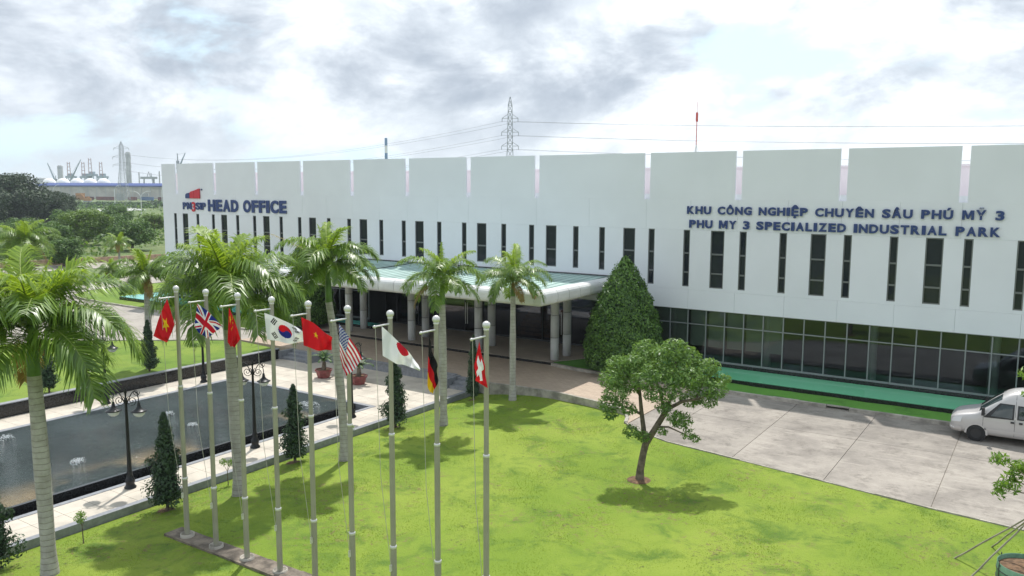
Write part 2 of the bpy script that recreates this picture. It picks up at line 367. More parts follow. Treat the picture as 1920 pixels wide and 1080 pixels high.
# grass island with the kerb around it
ISL = [(14.5,-5.7),(8.9,-5.75),(4.2,-4.6),(0.2,-4.2),(-5,-4.15),(-10,-3.85),(-12.6,-2.9),(-14.3,-.6),(-15,3.6),(-14.2,9),(-3.2,9.4),(-3.2,.05),(14.5,.05)]
b = MB(); b.poly(ISL, -.4, .09); struct(b.build('grass_island', LAWN2))
def kerb(name, pts, wd, z0, z1, m_, seg=1.0):
    b = MB(); pts = [Vector((*p, 0)) for p in pts]
    dens = [pts[0]]
    for a, c in zip(pts, pts[1:]):
        n = max(1, int((c-a).length/seg))
        for i in range(n): dens.append(a+(c-a)*(i+1)/n)
    g = random.Random(3)
    for a, c in zip(dens, dens[1:]):
        t = (c-a).normalized(); nn = Vector((-t.y, t.x, 0))*wd/2; a2 = a+t*.006; c2 = c-t*.006; h = z1+g.uniform(-.012,.012)
        q = [a2-nn, c2-nn, c2+nn, a2+nn]
        b.add([(p.x,p.y,z0) for p in q]+[(p.x,p.y,h) for p in q], [(0,3,2,1),(4,5,6,7),(0,1,5,4),(1,2,6,5),(2,3,7,6),(3,0,4,7)])
    return struct(b.build(name, m_))
kerb('kerb_island', ISL[:10], .16, -.1, .13, KERB)
kerb('kerb_lawn_left', [(17.3,-8.6),(15.4,-9.9),(13.5,-11.4),(11.3,-12.9),(8.3,-15.6),(6,-19.5),(4.6,-25)], .16, -.1, .11, KERB)
# drop-off paving, terrace, yard
b = MB(); b.poly([(17.01,-8.16),(35.9,-8.16)]+[(x,y+.02) for x,y in EDGE[1:9]]+[(45.4,-11.1),(45.4,-3.5),(37.2,-3.5),(37.2,-3.2),(17.01,-3.2)], -.7, .0)
struct(b.build('drop_off_paving', PAVE))
b = MB(); b.poly([(17,-3.28),(37.05,-3.28),(37.05,-2.9),(38.2,-1.2),(38.2,2.0),(17,2.0)], -.2, .15); te = struct(b.build('terrace', TERR))
b = MB(); b.box(17,37.05,-3.36,-3.284,-.02,.13); b.build('step_riser', BLACKGRAN, te)
yard = MB(); yd = [(45.41,-3.4)]+[(45.41,-11.0)]+[(x,y+.02) for x,y in EDGE[8:]]+[(80,-3.4)]
yard.poly(yd, -.7, -.03); yo = struct(yard.build('concrete_yard', JOINT))
jx = [45.43,47.1,50.37,53.64,56.9,60.17,63.4,66.7,70,73.3,76.6,80]; g = .022
for a, c in zip(jx, jx[1:]):
    for r_ in range(2):
        ya = lambda x: ipl(x, EDGE)+.05
        ym = lambda x: -8.1
        top = [-3.5,-3.5] if r_ == 0 else [-8.1-g,-8.1-g]; bot = [-8.1,-8.1] if r_ == 0 else [ya(a), ya(c)]
        if r_ == 1 and bot[0] > top[0]-.2: continue
        s = MB(); mid = [(x, ya(x)) for x, _ in EDGE if a+g < x < c] if r_ == 1 else []
        s.poly([(a+g,top[0])]+[(a+g,bot[0])]+mid+[(c,bot[1])]+[(c,top[1])], -.06, 0.); s.build('concrete_slab', CONC, yo)
kerb('kerb_lawn', [(x,y-.03) for x,y in EDGE[:9]], .14, -.6, .05, KERB, .9)
kerb('kerb_lawn', [(x,y-.03) for x,y in EDGE[8:]], .07, -.5, .022, KERB, .9)
kerb('kerb_building', [(37.2,-3.42),(39,-3.75),(42,-3.9),(46.9,-3.9),(51.6,-3.92)], .2, -.1, .15, KERB, 1.)
kerb('kerb_building', [(52.55,-3.92),(60,-3.9),(80,-3.9)], .2, -.1, .15, KERB, 1.)
b = MB(); b.box(51.62,52.53,-3.98,-3.83,-.1,.02); b.box(51.62,52.53,-4.01,-3.82,.12,.155); struct(b.build('drain_opening', KERB))
V = []; F = []; tx = [37.1,38.2,39,40.5,42,44,46.9]+[48.5+i*1.5 for i in range(22)]
for i, x in enumerate(tx):
    yf = ipl(x, [(37.1,-3.34),(39,-3.65),(42,-3.8),(46.9,-3.8),(80,-3.8)]); yb = ipl(x, [(37.1,-2.85),(38.2,-.95),(80,-.95)])
    for j in range(9): f_ = j/8; V.append((x, yf+(yb-yf)*f_, .10+.05*min(1,f_*2.2)*min(1,(x-37)/3)+.02*math.sin(i*2.3+j*1.7)*(0 < j < 8)))
for i in range(len(tx)-1):
    for j in range(8): F.append((i*9+j, (i+1)*9+j, (i+1)*9+j+1, i*9+j+1))
struct(ob('turf_strip', npmesh('turf_strip', V, F, TURF, smooth=True)))
# far road beyond the site
b = MB(); b.poly([(-47,0),(-40,-4),(-26,60),(-33,60)], -.25, -.15); struct(b.build('far_road', CONC2))
kerb('far_road_wall', [(-47.4,-2),(-44,14),(-33.6,60)], .3, -.2, .55, mat('ochre_wall', (.42,.29,.20), .9, var=(2,.3)), 3.)

# ------------------------------------------------------------------ pool, decks
DZ = -.45
b = MB()
b.box(33.77,35.7,-40,-8.16,-.9,DZ-.025); b.box(21.98,24.0,-40,-8.16,-.9,DZ-.0251); b.box(24.001,33.769,-13.9,-8.161,-.9,DZ-.0252)
deck = struct(b.build('pool_deck', JOINT))
def slabs(x0, x1, y0, y1, nx_, ny_):
    dx, dy = (x1-x0)/nx_, (y1-y0)/ny_
    for i in range(nx_):
        for j in range(ny_):
            blk('paving_slab', CREAM, x0+i*dx+.007, x0+(i+1)*dx-.007, y0+j*dy+.007, y0+(j+1)*dy-.007, DZ-.06, DZ, deck)
slabs(33.98,35.60,-40,-8.2,2,33); slabs(22.0,23.8,-40,-8.2,2,33); slabs(23.8,33.98,-13.75,-8.2,10,6)
b = MB(); b.box(35.61,35.85,-40,-8.17,-1.,DZ+.012); b.box(33.76,33.97,-40,-13.78,-.95,DZ+.01); b.box(23.81,24.1,-40,-13.78,-.95,DZ+.01); b.box(24.11,33.75,-13.99,-13.78,-.95,DZ+.01)
b.build('granite_border', GREYGRAN, deck)
b = MB(); b.box(32.74,33.755,-40,-13.995,-1.15,-1.0); b.box(32.72,32.86,-40,-13.995,-1.15,DZ-.012); struct(b.build('overflow_channel', BLACKGRAN))
V = [(24.1,-40,DZ-.02),(32.73,-40,DZ-.02),(32.73,-13.995,DZ-.02),(24.1,-13.995,DZ-.02)]
struct(ob('pool_water', npmesh('pool_water', V, [(0,1,2,3)], POOLW)))
b = MB(); b.box(21.7,21.97,-40,-9.2,-.9,.12); rw = tag(b.build('planter_wall', BLACKGRAN), 'long low black granite wall between left lawn and pool deck', 'wall')
b = MB(); b.box(21.66,22.0,-40,-9.19,.122,.16); b.build('coping', GREYGRAN, rw)
b = MB(); b.box(24.6,34.3,-8.3,-8.165,-.9,.02); gw = tag(b.build('retaining_wall', GREYGRAN), 'grey granite retaining wall at the far end of the pool deck', 'wall')
b = MB(); b.box(24.55,34.35,-8.36,-8.1,.022,.055); b.build('coping', GREYGRAN, gw)
def steps(x0, x1, label):
    t = thing('steps', label, 'steps', (0,0,0), 0, 'granite steps down to the pool deck')
    for k in range(3):
        blk('tread', GREYGRAN, x0+.22, x1-.22, -8.17-.34*(3-k), -8.17-.34*(2-k)-.004, -.88, -.45+.15*(k+1)-.02*(k==2), t)
    for a, c in ((x0, x0+.2), (x1-.2, x1)): blk('side_wall', GREYGRAN, a, c, -9.3, -8.17, -.88, .03, t)
steps(22.0, 24.5, 'grey granite steps beside the left lawn leading up to the driveway')
steps(34.4, 35.84, 'grey granite steps by the main lawn leading up to the driveway')

# basins along the facade
def basin(name, label, outline, z, wm):
    t = thing(name, label, 'water basin')
    b = MB(); b.poly(outline, -.1, z-.04); b.build('basin_wall', BLACKGRAN, t)
    cx = sum(p[0] for p in outline)/len(outline); cy = sum(p[1] for p in outline)/len(outline)
    ins = [(x+(.07 if x < cx else -.07), y+(.07 if y < cy else -.07)) for x, y in outline]
    b = MB(); b.poly(ins, z-.039, z-.01); b.build('water', wm, t)
basin('water_basin', 'long shade-tinted green water basin under the glazing beside the parked van', [(43.4,-2.45),(79,-2.45),(79,.02),(43.4,.02)], .37, SHADEW)
basin('water_basin', 'short blue-green water basin behind the right clipped cone tree', [(38.25,-1.0),(43.38,-1.0),(43.38,.02),(38.25,.02)], .38, TEALW)
basin('water_basin', 'turquoise water basin wrapping the far left corner of the building', [(-6.2,-2.4),(13.6,-2.4),(13.6,.02),(-3.05,.02),(-3.05,1.4),(-6.2,1.4)], .36, TEALW)
basin('water_basin', 'small turquoise basin under the left end of the canopy', [(16.4,-1.1),(21.6,-1.1),(21.6,.02),(16.4,.02)], .36, TEALW)

# ------------------------------------------------------------------ office building
WT, TB, SB, WB, SL, TOP = 7.43, 4.44, 5.04, 3.25, 9.02, 11.47
bd = thing('office_building', 'long white two-storey head office with slotted parapet and narrow windows', 'building')
XR = 79.
b = MB()                                             # core behind the cladding, roof deck, end walls
b.box(-2.95,20.3,.26,.4,WB+.02,9.3); b.box(20.3,38.6,.26,.4,WB+.02,9.3); b.box(38.6,XR,.26,.4,WB+.02,9.3)
b.box(-2.95,XR,.4,40,9.0,9.3); b.box(-2.95,-2.7,.3,40,-.2,9.0); b.box(-2.95,XR,39.7,40,-.2,9.0); b.box(XR-.25,XR,.3,40,-.2,9)
b.build('core_wall', WHITE, bd)
b = MB(); b.box(-2.9,XR,1.1,1.4,9.3,10.62); b.box(-2.9,XR,1.02,1.5,10.62,10.72); b.build('penthouse_wall', PINK, bd)
slots = [-1,4,9,14,19,24,29,34,41,46,51,56,61,66,71,76]
edges = [-3]+slots+[XR]
for i in range(len(edges)-1):
    a = edges[i]+(.17 if i else 0); c = edges[i+1]-(.17 if i < len(edges)-2 else 0)
    blk('parapet_panel', WHITE, a, c, 0, .09, SL, TOP, bd)
    # cladding joints of the band under the parapet
cut = [-3]+[s for s in slots]+[XR]
for a, c in zip(cut, cut[1:]):
    mds = [a]+([(a+c)/2] if c-a > 3 else [])+[c]
    for p_, q_ in zip(mds, mds[1:]):
        blk('wall_panel', WHITE, p_+.004, q_-.004, 0, .25, WT+.004, SL-.004, bd)
        blk('wall_panel', WHITE, p_+.004, q_-.004, 0, .25, WB, TB-.164, bd)
wins = []
for k in range(16):
    for d_, wd in (((-1.35 if k < 8 else -1.67),.36),(0,.72),((1.65 if k < 8 else 1.33),.36)):
        x = 5*k+d_
        if x < XR-.5: wins.append((x, wd, SB if 18 < x < 38.5 else TB))
xp = -3
pane_cache = {}
def pane(parent, x0, x1, y, z0, z1, m_=None, name='pane'):
    return blk(name, m_ or UPGLASS, x0, x1, y, y+.012, z0, z1, parent)
for x, wd, zb in wins+[(XR+.5,1,TB)]:
    x0, x1 = x-wd/2, x+wd/2
    blk('wall_panel', WHITE, xp+.002, min(x0,XR)-.002, 0, .25, TB-.16, WT, bd)
    if x < XR:
        if zb > TB: blk('wall_panel', WHITE, x0, x1, .001, .25, TB-.16, zb-.004, bd)
        else: blk('wall_panel', WHITE, x0, x1, .001, .25, TB-.16, TB-.004, bd)
        b = MB(); fwid = .05; divs = [zb]+([6.2,5.19] if zb == TB else [6.04])[::-1]+[WT]
        b.box(x0,x0+fwid,.03,.14,zb,WT); b.box(x1-fwid,x1,.03,.14,zb,WT)
        for k, z in enumerate(divs):
            lo = z if k == 0 else (z-.04 if k < len(divs)-1 else z-fwid); hi = z+fwid if k == 0 else (z+.04 if k < len(divs)-1 else z)
            b.box(x0+fwid,x1-fwid,.032,.138,lo,hi)
        wo_ = b.build('window', FRAME, bd)
        for z_, z2 in zip(divs, divs[1:]): pane(wo_, x0+fwid, x1-fwid, .09, z_+.042, z2-.042)
    xp = x1
# ground floor glazing
def glazing(x0, x1, y, z0, zt, z1, gm, fm, step=1., off=.5, blind=None):
    xs_ = [x0]+[i+off for i in range(int(x0)-1, int(x1)+2, int(step)) if x0+.2 < i+off < x1-.2]+[x1]
    for x in xs_: blk('mullion', fm, x-.028, x+.028, y-.05, y+.06, z0, z1, bd)
    for a, c in zip(xs_, xs_[1:]):
        for zz, hh in ((z0,.09),(zt,.05),(z1-.04,.04)): blk('transom', fm, a+.029, c-.029, y-.045, y+.055, zz, zz+hh, bd)
        for zz, z2 in ((z0+.09,zt),(zt+.05,z1-.04)): blk('glass_pane', gm, a+.029, c-.029, y, y+.012, zz, z2, bd)
        if blind and blind[0] <= a < blind[1]: blk('roller_blind', BLIND, a+.06, c-.06, y+.25, y+.26, z0+.75, z1-.02, bd)
glazing(38.6, XR-.3, .12, .52, 2.43, WB, GLASS, MULL, blind=(41.4,48.4))
glazing(-2.9, 20.3, .12, .52, 2.43, WB, GLASS, MULL)
for a, c in ((38.6,XR-.3),(-2.9,20.3)): blk('plinth', BLACKGRAN, a, c, .025, .3, -.2, .518, bd)
glazing(20.35, 38.55, 1.75, .15, 2.45, WB, DGLASS, DARKMETAL, 2, .4)
for x in (20.3, 38.58): blk('return_wall', DARKMETAL, x-.04, x+.02, .2, 1.74, .15, WB-.002, bd)
b = MB(); b.box(20.3,38.6,.0,1.8,WB,WB+.018); b.build('recess_ceiling', SOFFIT, bd)
b = MB(); b.box(38.62,XR-.26,.2,12,.2,.43); b.box(-2.69,20.28,.2,12,.2,.43); b.box(20.31,38.59,1.82,12,-.1,.149); b.build('floor', INTF, bd)
b = MB(); b.box(-2.69,XR-.26,12,12.2,-.1,WB+.3); b.box(-2.69,XR-.26,1.82,12,WB+.05,WB+.25); b.build('inner_wall', INTW, bd)
for x in (42.6,47.6,52.6,57.6,62.6,67.6,72.6):
    b = MB(); b.lathe([(.22,.43),(.22,WB)], 16, (x,.52,0)); b.build('inner_pillar', COLUMN, bd, True)
for k in range(7): blk('stair_tread', WOOD, 30.6, 33.4, 2.9+.3*k, 3.3+.3*k, .15, .38+.22*k, bd)
for x in (27.6, 34.9):
    for s in (-.08, .08): blk('door_handle', STEEL2, x+s-.02, x+s+.02, 1.6, 1.64, .7, 2.1, bd)

# canopy over the entrance
cp = thing('entrance_canopy', 'flat green metal canopy with rounded silver fascia over the main entrance', 'canopy')
CX0, CX1, CY = 19.75, 39.5, -8.3
prof = [(-.62,3.99),(-.28,3.95),(-.12,3.985),(-.03,4.07),(0,4.2),(0,4.42),(-.03,4.53),(-.11,4.62),(-.26,4.665),(-.62,4.67)]
def sweep(st):   # st: list of (x, y, ox, oy) stations, outward vector (mitre-scaled)
    b = MB(); n = len(prof)
    for x, y, ox, oy in st: b.v += [(x+ox*p, y+oy*p, z) for p, z in prof]
    for i in range(len(st)-1):
        for k in range(n): b.f.append((i*n+k, i*n+(k+1)%n, (i+1)*n+(k+1)%n, (i+1)*n+k)); b.m.append(0)
    b.f.append(tuple(range(n))); b.m.append(0); b.f.append(tuple((len(st)-1)*n+k for k in range(n-1,-1,-1))); b.m.append(0)
    return b
nf = 17; stp = (CX1-.42-(CX0+.42))/nf
pm = sweep([(0,0,0,-1),(stp-.032,0,0,-1)]).mesh('fascia_panel', FASCIA)
for i in range(nf): ob('fascia_panel', pm, cp, (CX0+.42+i*stp+.016, CY, 0))
sweep([(CX1-.412,CY,0,-1),(CX1,CY,1,-1),(CX1,CY+.412,1,0)]).build('fascia_corner', FASCIA, cp)
sweep([(CX0,CY+.412,-1,0),(CX0,CY,-1,-1),(CX0+.412,CY,0,-1)]).build('fascia_corner', FASCIA, cp)
ns = 7; stp2 = (-.02-(CY+.42))/ns
ps = sweep([(0,0,1,0),(0,stp2-.032,1,0)]).mesh('fascia_panel', FASCIA)
pl_ = sweep([(0,stp2-.032,-1,0),(0,0,-1,0)]).mesh('fascia_panel', FASCIA)
for i in range(ns):
    ob('fascia_panel', ps, cp, (CX1, CY+.42+i*stp2+.016, 0)); ob('fascia_panel', pl_, cp, (CX0, CY+.42+i*stp2+.016, 0))
b = MB(); b.box(CX0+.04,CX1-.04,CY+.04,CY+.5,4.14,4.5); b.box(CX1-.5,CX1-.041,CY+.5,-.02,4.141,4.499); b.box(CX0+.041,CX0+.5,CY+.5,-.02,4.141,4.499); b.build('fascia_frame', DARKMETAL, cp)
b = MB(); b.box(CX0+.6,CX1-.6,CY+.6,-.01,3.99,4.02); b.build('soffit', SOFFIT, cp)
b = MB(); b.box(CX0+.55,CX1-.55,CY+.62,-.012,4.25,4.27); b.build('roof_base', ROOFG, cp)
# roof sheets with upstand ribs, falling from the wall towards the fascia gutter
sw = .52; xs0 = 24.6; nsheet = int((CX1-.64-xs0)/sw)
def sheet(y0, z0, y1, z1, wdt):
    b = MB(); 
    def pr_(a, c, h): b.add([(a,y0,z0+h),(c,y0,z0+h),(c,y1,z1+h),(a,y1,z1+h),(a,y0,z0-.03),(c,y0,z0-.03),(c,y1,z1-.03),(a,y1,z1-.03)],[(0,1,2,3),(4,7,6,5),(4,5,1,0),(5,6,2,1),(6,7,3,2),(7,4,0,3)])
    pr_(0, wdt-.05, 0); pr_(wdt-.05, wdt, .028); return b
shm = sheet(CY+.72, 4.42, -.02, 4.66, sw).mesh('roof_sheet', ROOFG)
for i in range(nsheet): ob('roof_sheet', shm, cp, (xs0+i*sw, 0, 0))
# left triangular fall of the roof, also of ribbed sheets
nl = int((xs0-(CX0+.6))/sw)
for i in range(nl):
    x = CX0+.62+i*sw; f_ = (x-(CX0+.62))/(xs0-CX0-.62)
    sheet(CY+.72+.0*f_, 4.60-.19*f_, -.02, 4.665-.004*f_, sw).build('roof_sheet', ROOFG, cp, loc=(x,0,0))
b = MB(); b.tube([(CX0+.6,-.05,4.72),(CX1-.6,-.05,4.72)], .035, 6); b.build('wall_flashing', DARKMETAL, cp)
b = MB(); b.tube([(xs0-.03,CY+.72,4.46),(xs0-.03,-.05,4.70)], .02, 6); b.build('valley_flashing', DARKMETAL, cp)
b = MB(); b.box(xs0,CX1-.62,CY+.63,CY+.69,4.40,4.45); b.build('gutter_edge', DARKMETAL, cp)
cb = MB()
for z0, z1 in ((.15,1.39),(1.41,2.64),(2.66,4.0)): cb.lathe([(.22,z0),(.235,z0+.005),(.235,z1-.005),(.22,z1)], 24)
cb.lathe([(.215,.15),(.215,4.0)], 24, mi=1)
cm = cb.mesh('column', [COLUMN, DARKMETAL], True)
for x in (36.87,31.65,26.5,21.1):
    for y in (-2.6,-1.25): ob('column', cm, cp, (x,y,0))

# ------------------------------------------------------------------ wall lettering
def letter(ch, name, m_, parent, x0, x1, z0, cap, off=.03, depth=.05, y=0):
    if ch == 'M':
        pts = [(0,0),(0,1),(.30,1),(.5,.42),(.70,1),(1,1),(1,0),(.77,0),(.77,.66),(.585,.10),(.415,.10),(.23,.66),(.23,0)]; k = len(pts); b = MB()
        P_ = [(x0+a*(x1-x0), z0+c*cap) for a, c in pts]
        b.add([(a,y-.085,c) for a,c in P_]+[(a,y-.035,c) for a,c in P_], [tuple(range(k-1,-1,-1)), tuple(range(k,2*k))]+[(i,(i+1)%k,k+(i+1)%k,k+i) for i in range(k)])
        return b.build(name, m_, parent)
    """one letter stretched to x0..x1, cap height `cap` (accents rise above it), standing proud of the wall"""
    c = bpy.data.curves.new('letter', 'FONT'); c.body = ch; c.offset = off; c.extrude = .5; c.resolution_u = 4
    o = bpy.data.objects.new('letter_tmp', c); COL.objects.link(o); bpy.context.view_layer.update()
    me = bpy.data.meshes.new_from_object(o.evaluated_get(bpy.context.evaluated_depsgraph_get())); bpy.data.objects.remove(o)
    n = len(me.vertices); co = np.empty(n*3); me.vertices.foreach_get('co', co); co = co.reshape(-1,3)
    a, d = co[:,0].min(), co[:,0].max(); H = .692+2*off
    out = np.empty_like(co); out[:,0] = x0+(co[:,0]-a)/(d-a)*(x1-x0); out[:,2] = z0+(co[:,1]+off)/H*cap; out[:,1] = y-.035+(-co[:,2])*depth-depth/2
    me.vertices.foreach_set('co', out.ravel().astype(np.float32)); me.materials.clear(); me.materials.append(m_); me.update()
    return ob(name, me, parent)
WID = dict(I=.42, M=1.18, W=1.3, L=.82, E=.88, F=.82, T=.92, S=.93, P=.92)
WID['3'] = .86
def sign_line(text, x0, x1, z0, cap, parent, m_=NAVY, off=.05, gap=.10, space=.55):
    base = {'Ô':'O','Ệ':'E','Ê':'E','Â':'A','Ú':'U','Ỹ':'Y'}
    ws = [space if ch == ' ' else WID.get(base.get(ch, ch), 1.0) for ch in text]
    tot = sum(ws)+gap*(len(text)-1); k = (x1-x0)/tot; x = x0
    for ch, wv in zip(text, ws):
        if ch != ' ': letter(ch, 'letter', m_, parent, x, x+wv*k, z0, cap, off)
        x += (wv+gap)*k
s1 = thing('wall_sign', 'navy HEAD OFFICE letters beside the company logo on the white wall', 'sign')
sign_line('HEAD OFFICE', 3.12, 12.34, 7.66, .95, s1, off=.048, gap=.13, space=.42)
s2 = thing('wall_sign', 'two-line navy lettering naming the industrial park, right end of the facade', 'sign')
sign_line('KHU CÔNG NGHIỆP CHUYÊN SÂU PHÚ MỸ 3', 43.33, 57.6, 8.27, .41, s2, off=.042, gap=.17)
sign_line('PHU MY 3 SPECIALIZED INDUSTRIAL PARK', 43.47, 57.5, 7.55, .42, s2, off=.042, gap=.17)
s3 = thing('logo_sign', 'red and blue stepped company logo over small PM3SIP letters', 'sign')
x = -.18
for ch, wv, m_, dz, hh in (('P',.48,NAVY,0,.58),('M',.60,NAVY,0,.58),('3',.42,RED,-.16,.78),('S',.50,NAVY,0,.58),('I',.17,NAVY,0,.58),('P',.48,NAVY,0,.58)):
    letter(ch, 'letter', m_, s3, x, x+wv, 7.77+dz, hh, .03); x += wv+.07
def logo_bar(x0, x1, h0, h1, m_):
    b = MB(); n = 8; r_ = .22; pts = [(x1,8.67),(x1,8.67+h1)]
    for i in range(n+1):
        a = PI/2*i/n; pts.append((x0+r_-r_*math.sin(a), 8.67+h0-.2+.2*math.cos(a)))
    pts.append((x0,8.67)); nn = len(pts)
    b.add([(x,-.10,z) for x,z in pts]+[(x,-.03,z) for x,z in pts], [tuple(range(nn-1,-1,-1)), tuple(range(nn,2*nn))]+[(i,(i+1)%nn,nn+(i+1)%nn,nn+i) for i in range(nn)])
    b.build('logo_bar', m_, s3)
logo_bar(.25,.80,.40,.45,NAVY); logo_bar(.83,1.36,.56,.62,RED); logo_bar(1.39,2.12,.68,.80,RED)
b = MB(); b.lathe([(.03,-.08),(.07,-.08),(.07,-.03)], 12, (2.36,0,9.38), axis='y'); b.build('trademark_dot', NAVY, s3)

# ------------------------------------------------------------------ palms
def frond_mesh(ln, elev, droop, nl, seed, m_, lw=.042, ll=.62, twist=.0):
    g = np.random.default_rng(seed); n = 26; s = np.linspace(0,1,n)
    ang = elev - droop*s**1.25; dx = np.cos(ang)*ln/(n-1); dz = np.sin(ang)*ln/(n-1)
    X = np.concatenate([[0], np.cumsum(dx)[:-1]]); Z = np.concatenate([[0], np.cumsum(dz)[:-1]]); Y = twist*s**2*ln
    V = []; F = []; MI = []
    rw = .03*(1-s)+.006
    for i in range(n):
        t = np.array([np.cos(ang[i]),0,np.sin(ang[i])]); up = np.array([-t[2],0,t[0]]); p = np.array([X[i],Y[i],Z[i]])
        V += [p+np.array([0,1,0])*rw[i], p+up*rw[i]*.7, p-np.array([0,1,0])*rw[i]]
    for i in range(n-1):
        for k in range(3): F.append((i*3+k, i*3+(k+1)%3, i*3+3+(k+1)%3, i*3+3+k)); MI.append(1)
    for side in (-1,1):
        for j in range(nl):
            q = .13+.87*(j+g.uniform(0,.7))/nl; fi = q*(n-1); i = min(int(fi), n-2); fr = fi-i
            p = np.array([X[i]+(X[i+1]-X[i])*fr, Y[i]+(Y[i+1]-Y[i])*fr, Z[i]+(Z[i+1]-Z[i])*fr]); a = ang[i]
            t = np.array([np.cos(a),0,np.sin(a)]); up = np.array([-t[2],0,t[0]])
            l = ll*ln/2.4*(.28+.9*np.sin(PI*min(.98,q*.86+.1))**.8)*g.uniform(.8,1.12)
            fwd = .35+.75*q; plume = g.uniform(-.25,.6)
            d = np.array([0,side,0])+t*fwd+up*plume; d /= np.linalg.norm(d)
            mid = p+d*l*.5; d2 = d+np.array([0,0,-1])*g.uniform(.5,1.5); d2 /= np.linalg.norm(d2); tip = mid+d2*l*.55
            w_ = lw*g.uniform(.8,1.2); wv = np.cross(d, up*1.0+np.array([0,0,.3])); wv /= np.linalg.norm(wv)+1e-6
            o = len(V); V += [p-wv*w_*.35, p+wv*w_*.35, mid-wv*w_*.5, mid+wv*w_*.5, tip-wv*w_*.08, tip+wv*w_*.08]
            F += [(o,o+1,o+3,o+2),(o+2,o+3,o+5,o+4)]; MI += [0,0]
    return npmesh('frond', V, F, [m_, RACH], MI)
FR = {}
def frond_set(key, ln, ll=.62, nl=62, lw=.042):
    if key in FR: return FR[key]
    S = [frond_mesh(ln*.9, rad(78), rad(70), nl, 1, PALMY, lw, ll*.85, .05), frond_mesh(ln, rad(62), rad(105), nl, 2, PALM, lw, ll, -.06),
         frond_mesh(ln*1.05, rad(45), rad(110), nl, 3, PALM, lw, ll, .08), frond_mesh(ln, rad(28), rad(105), nl, 4, PALM, lw, ll),
         frond_mesh(ln*.95, rad(8), rad(90), nl, 5, PALM, lw, ll, -.05), frond_mesh(ln*.8, rad(-8), rad(78), int(nl*.8), 6, PALMB, lw, ll*.8, .06),
         frond_mesh(ln*.72, rad(86), rad(18), int(nl*.6), 7, PALMY, lw*.8, ll*.45)]
    FR[key] = S; return S
def palm(label, base, h, sh, rb, rt, key, ln, counts, seed, lean=(0,0), group='royal palms around the lawns', ll=.62, nl=62, sway=0., extra=None, lw=.042):
    """h = height of the grey trunk, sh = crownshaft length, counts = fronds of each kind from spear to dry"""
    g = random.Random(seed); t = thing('palm_tree', label, 'palm tree', base, 0, group)
    b = MB(); n = 22; pts = []; rr = []
    for i in range(n+1):
        s = i/n; z = h*s-.1*(i == 0)
        pts.append((lean[0]*s*s, lean[1]*s*s, z)); f_ = rb*(1+.35*max(0,1-s*9))*(1-s)+rt*s
        f_ *= 1+.14*math.exp(-((s-.55)/.22)**2); rr.append(f_)
    b.tube(pts, rr, 14); b.build('trunk', PTRUNK, t, True)
    top = Vector((lean[0], lean[1], h)); b = MB()
    b.tube([top+Vector((0,0,z)) for z in (-.02,.05,sh*.3,sh*.7,sh)], [rt*.95,rt*1.0,rt*.92,rt*.66,rt*.42], 12); b.build('crownshaft', SHAFT, t, True)
    S = frond_set(key, ln, ll, nl, lw); a0 = g.uniform(0,6.28); kinds = [6]*counts[0]+[0]*counts[1]+[1]*counts[2]+[2]*counts[3]+[3]*counts[4]+[4]*counts[5]+[5]*counts[6]
    for i, k in enumerate(kinds):
        az = a0+i*2.39996+g.uniform(-.25,.25)
        zt = h+sh*(.98-.16*k/5 if k < 6 else 1.)
        o = ob('frond', S[k], t, (lean[0]+.05*math.cos(az), lean[1]+.05*math.sin(az), zt), (g.uniform(-.25,.25), g.uniform(-.12,.12), az))
        s_ = g.uniform(.88,1.1); o.scale = (s_,s_,s_)
    for e in (extra or []):
        ob('frond', S[e[0]], t, (lean[0], lean[1], h+sh*.95), (0, e[2], e[1]), (e[3],)*3)
    return t
palm('tall royal palm cut by the left frame edge, nearest the camera', (38.55,-30.75,gz(38.55)), 5.2, 1.2, .175, .165, 'big', 2.75, (1,6,6,5,5,4,1), 14, (-.12,-.0), ll=.72, nl=92)
palm('big bushy royal palm behind the first flagpoles with crown against the facade', (37.95,-24.42,gz(37.95)), 5.45, 1.25, .19, .17, 'big', 2.75, (1,5,5,5,5,4,0), 23, (-.25,.0), ll=.72, nl=92)
dry = frond_mesh(2.3, rad(34), rad(14), 26, 9, PALMB, .018, .30)
pt = palm('royal palm with thin green shaft and one long dry frond stretching left', (38.35,-20.1,gz(38.35)), 5.85, 1.5, .16, .125, 'mid', 2.0, (1,2,3,4,5,6,0), 35, (-.40,-.22), ll=.60, nl=84)
ob('frond', dry, pt, (-.40,-.22,7.2), (0,0,3.72))
palm('royal palm with a straight grey trunk behind the black, red and gold flag', (38.6,-14.6,gz(38.6)), 5.15, 1.1, .15, .135, 'small', 2.05, (1,3,3,4,4,4,1), 47, (.0,-.05), ll=.56, nl=76, lw=.036)
palm('royal palm with orange dry fronds in front of the canopy corner', (38.75,-9.6,gz(38.75)), 4.95, .85, .15, .115, 'small', 2.05, (1,2,3,4,4,4,2), 52, (.0,.0), ll=.56, nl=76, lw=.036)
palm('royal palm on the left lawn behind a dark columnar shrub', (20.2,-16.3,.05), 4.05, .9, .165, .13, 'mid', 2.0, (1,2,3,4,4,3,2), 66, (-.15,.1), ll=.60, nl=84)
palm('distant royal palm beside the drive at the left frame edge', (-9.5,-8.2,.0), 4.0, 1.0, .19, .16, 'big', 2.75, (1,3,4,4,4,4,2), 83, (0,0), ll=.72, nl=92)
palm('small yellowish palm among the scrub behind the left drive', (-36.4,15.5,-.2), 2.4, .5, .12, .1, 'small', 2.05, (1,2,2,3,3,2,3), 90, ll=.56, nl=76, lw=.036)
palm('low bushy palm at the far end of the left drive', (-23.8,7.3,-.15), .5, .35, .16, .14, 'small', 2.05, (1,3,4,4,4,3,3), 94, ll=.56, nl=76, lw=.036)

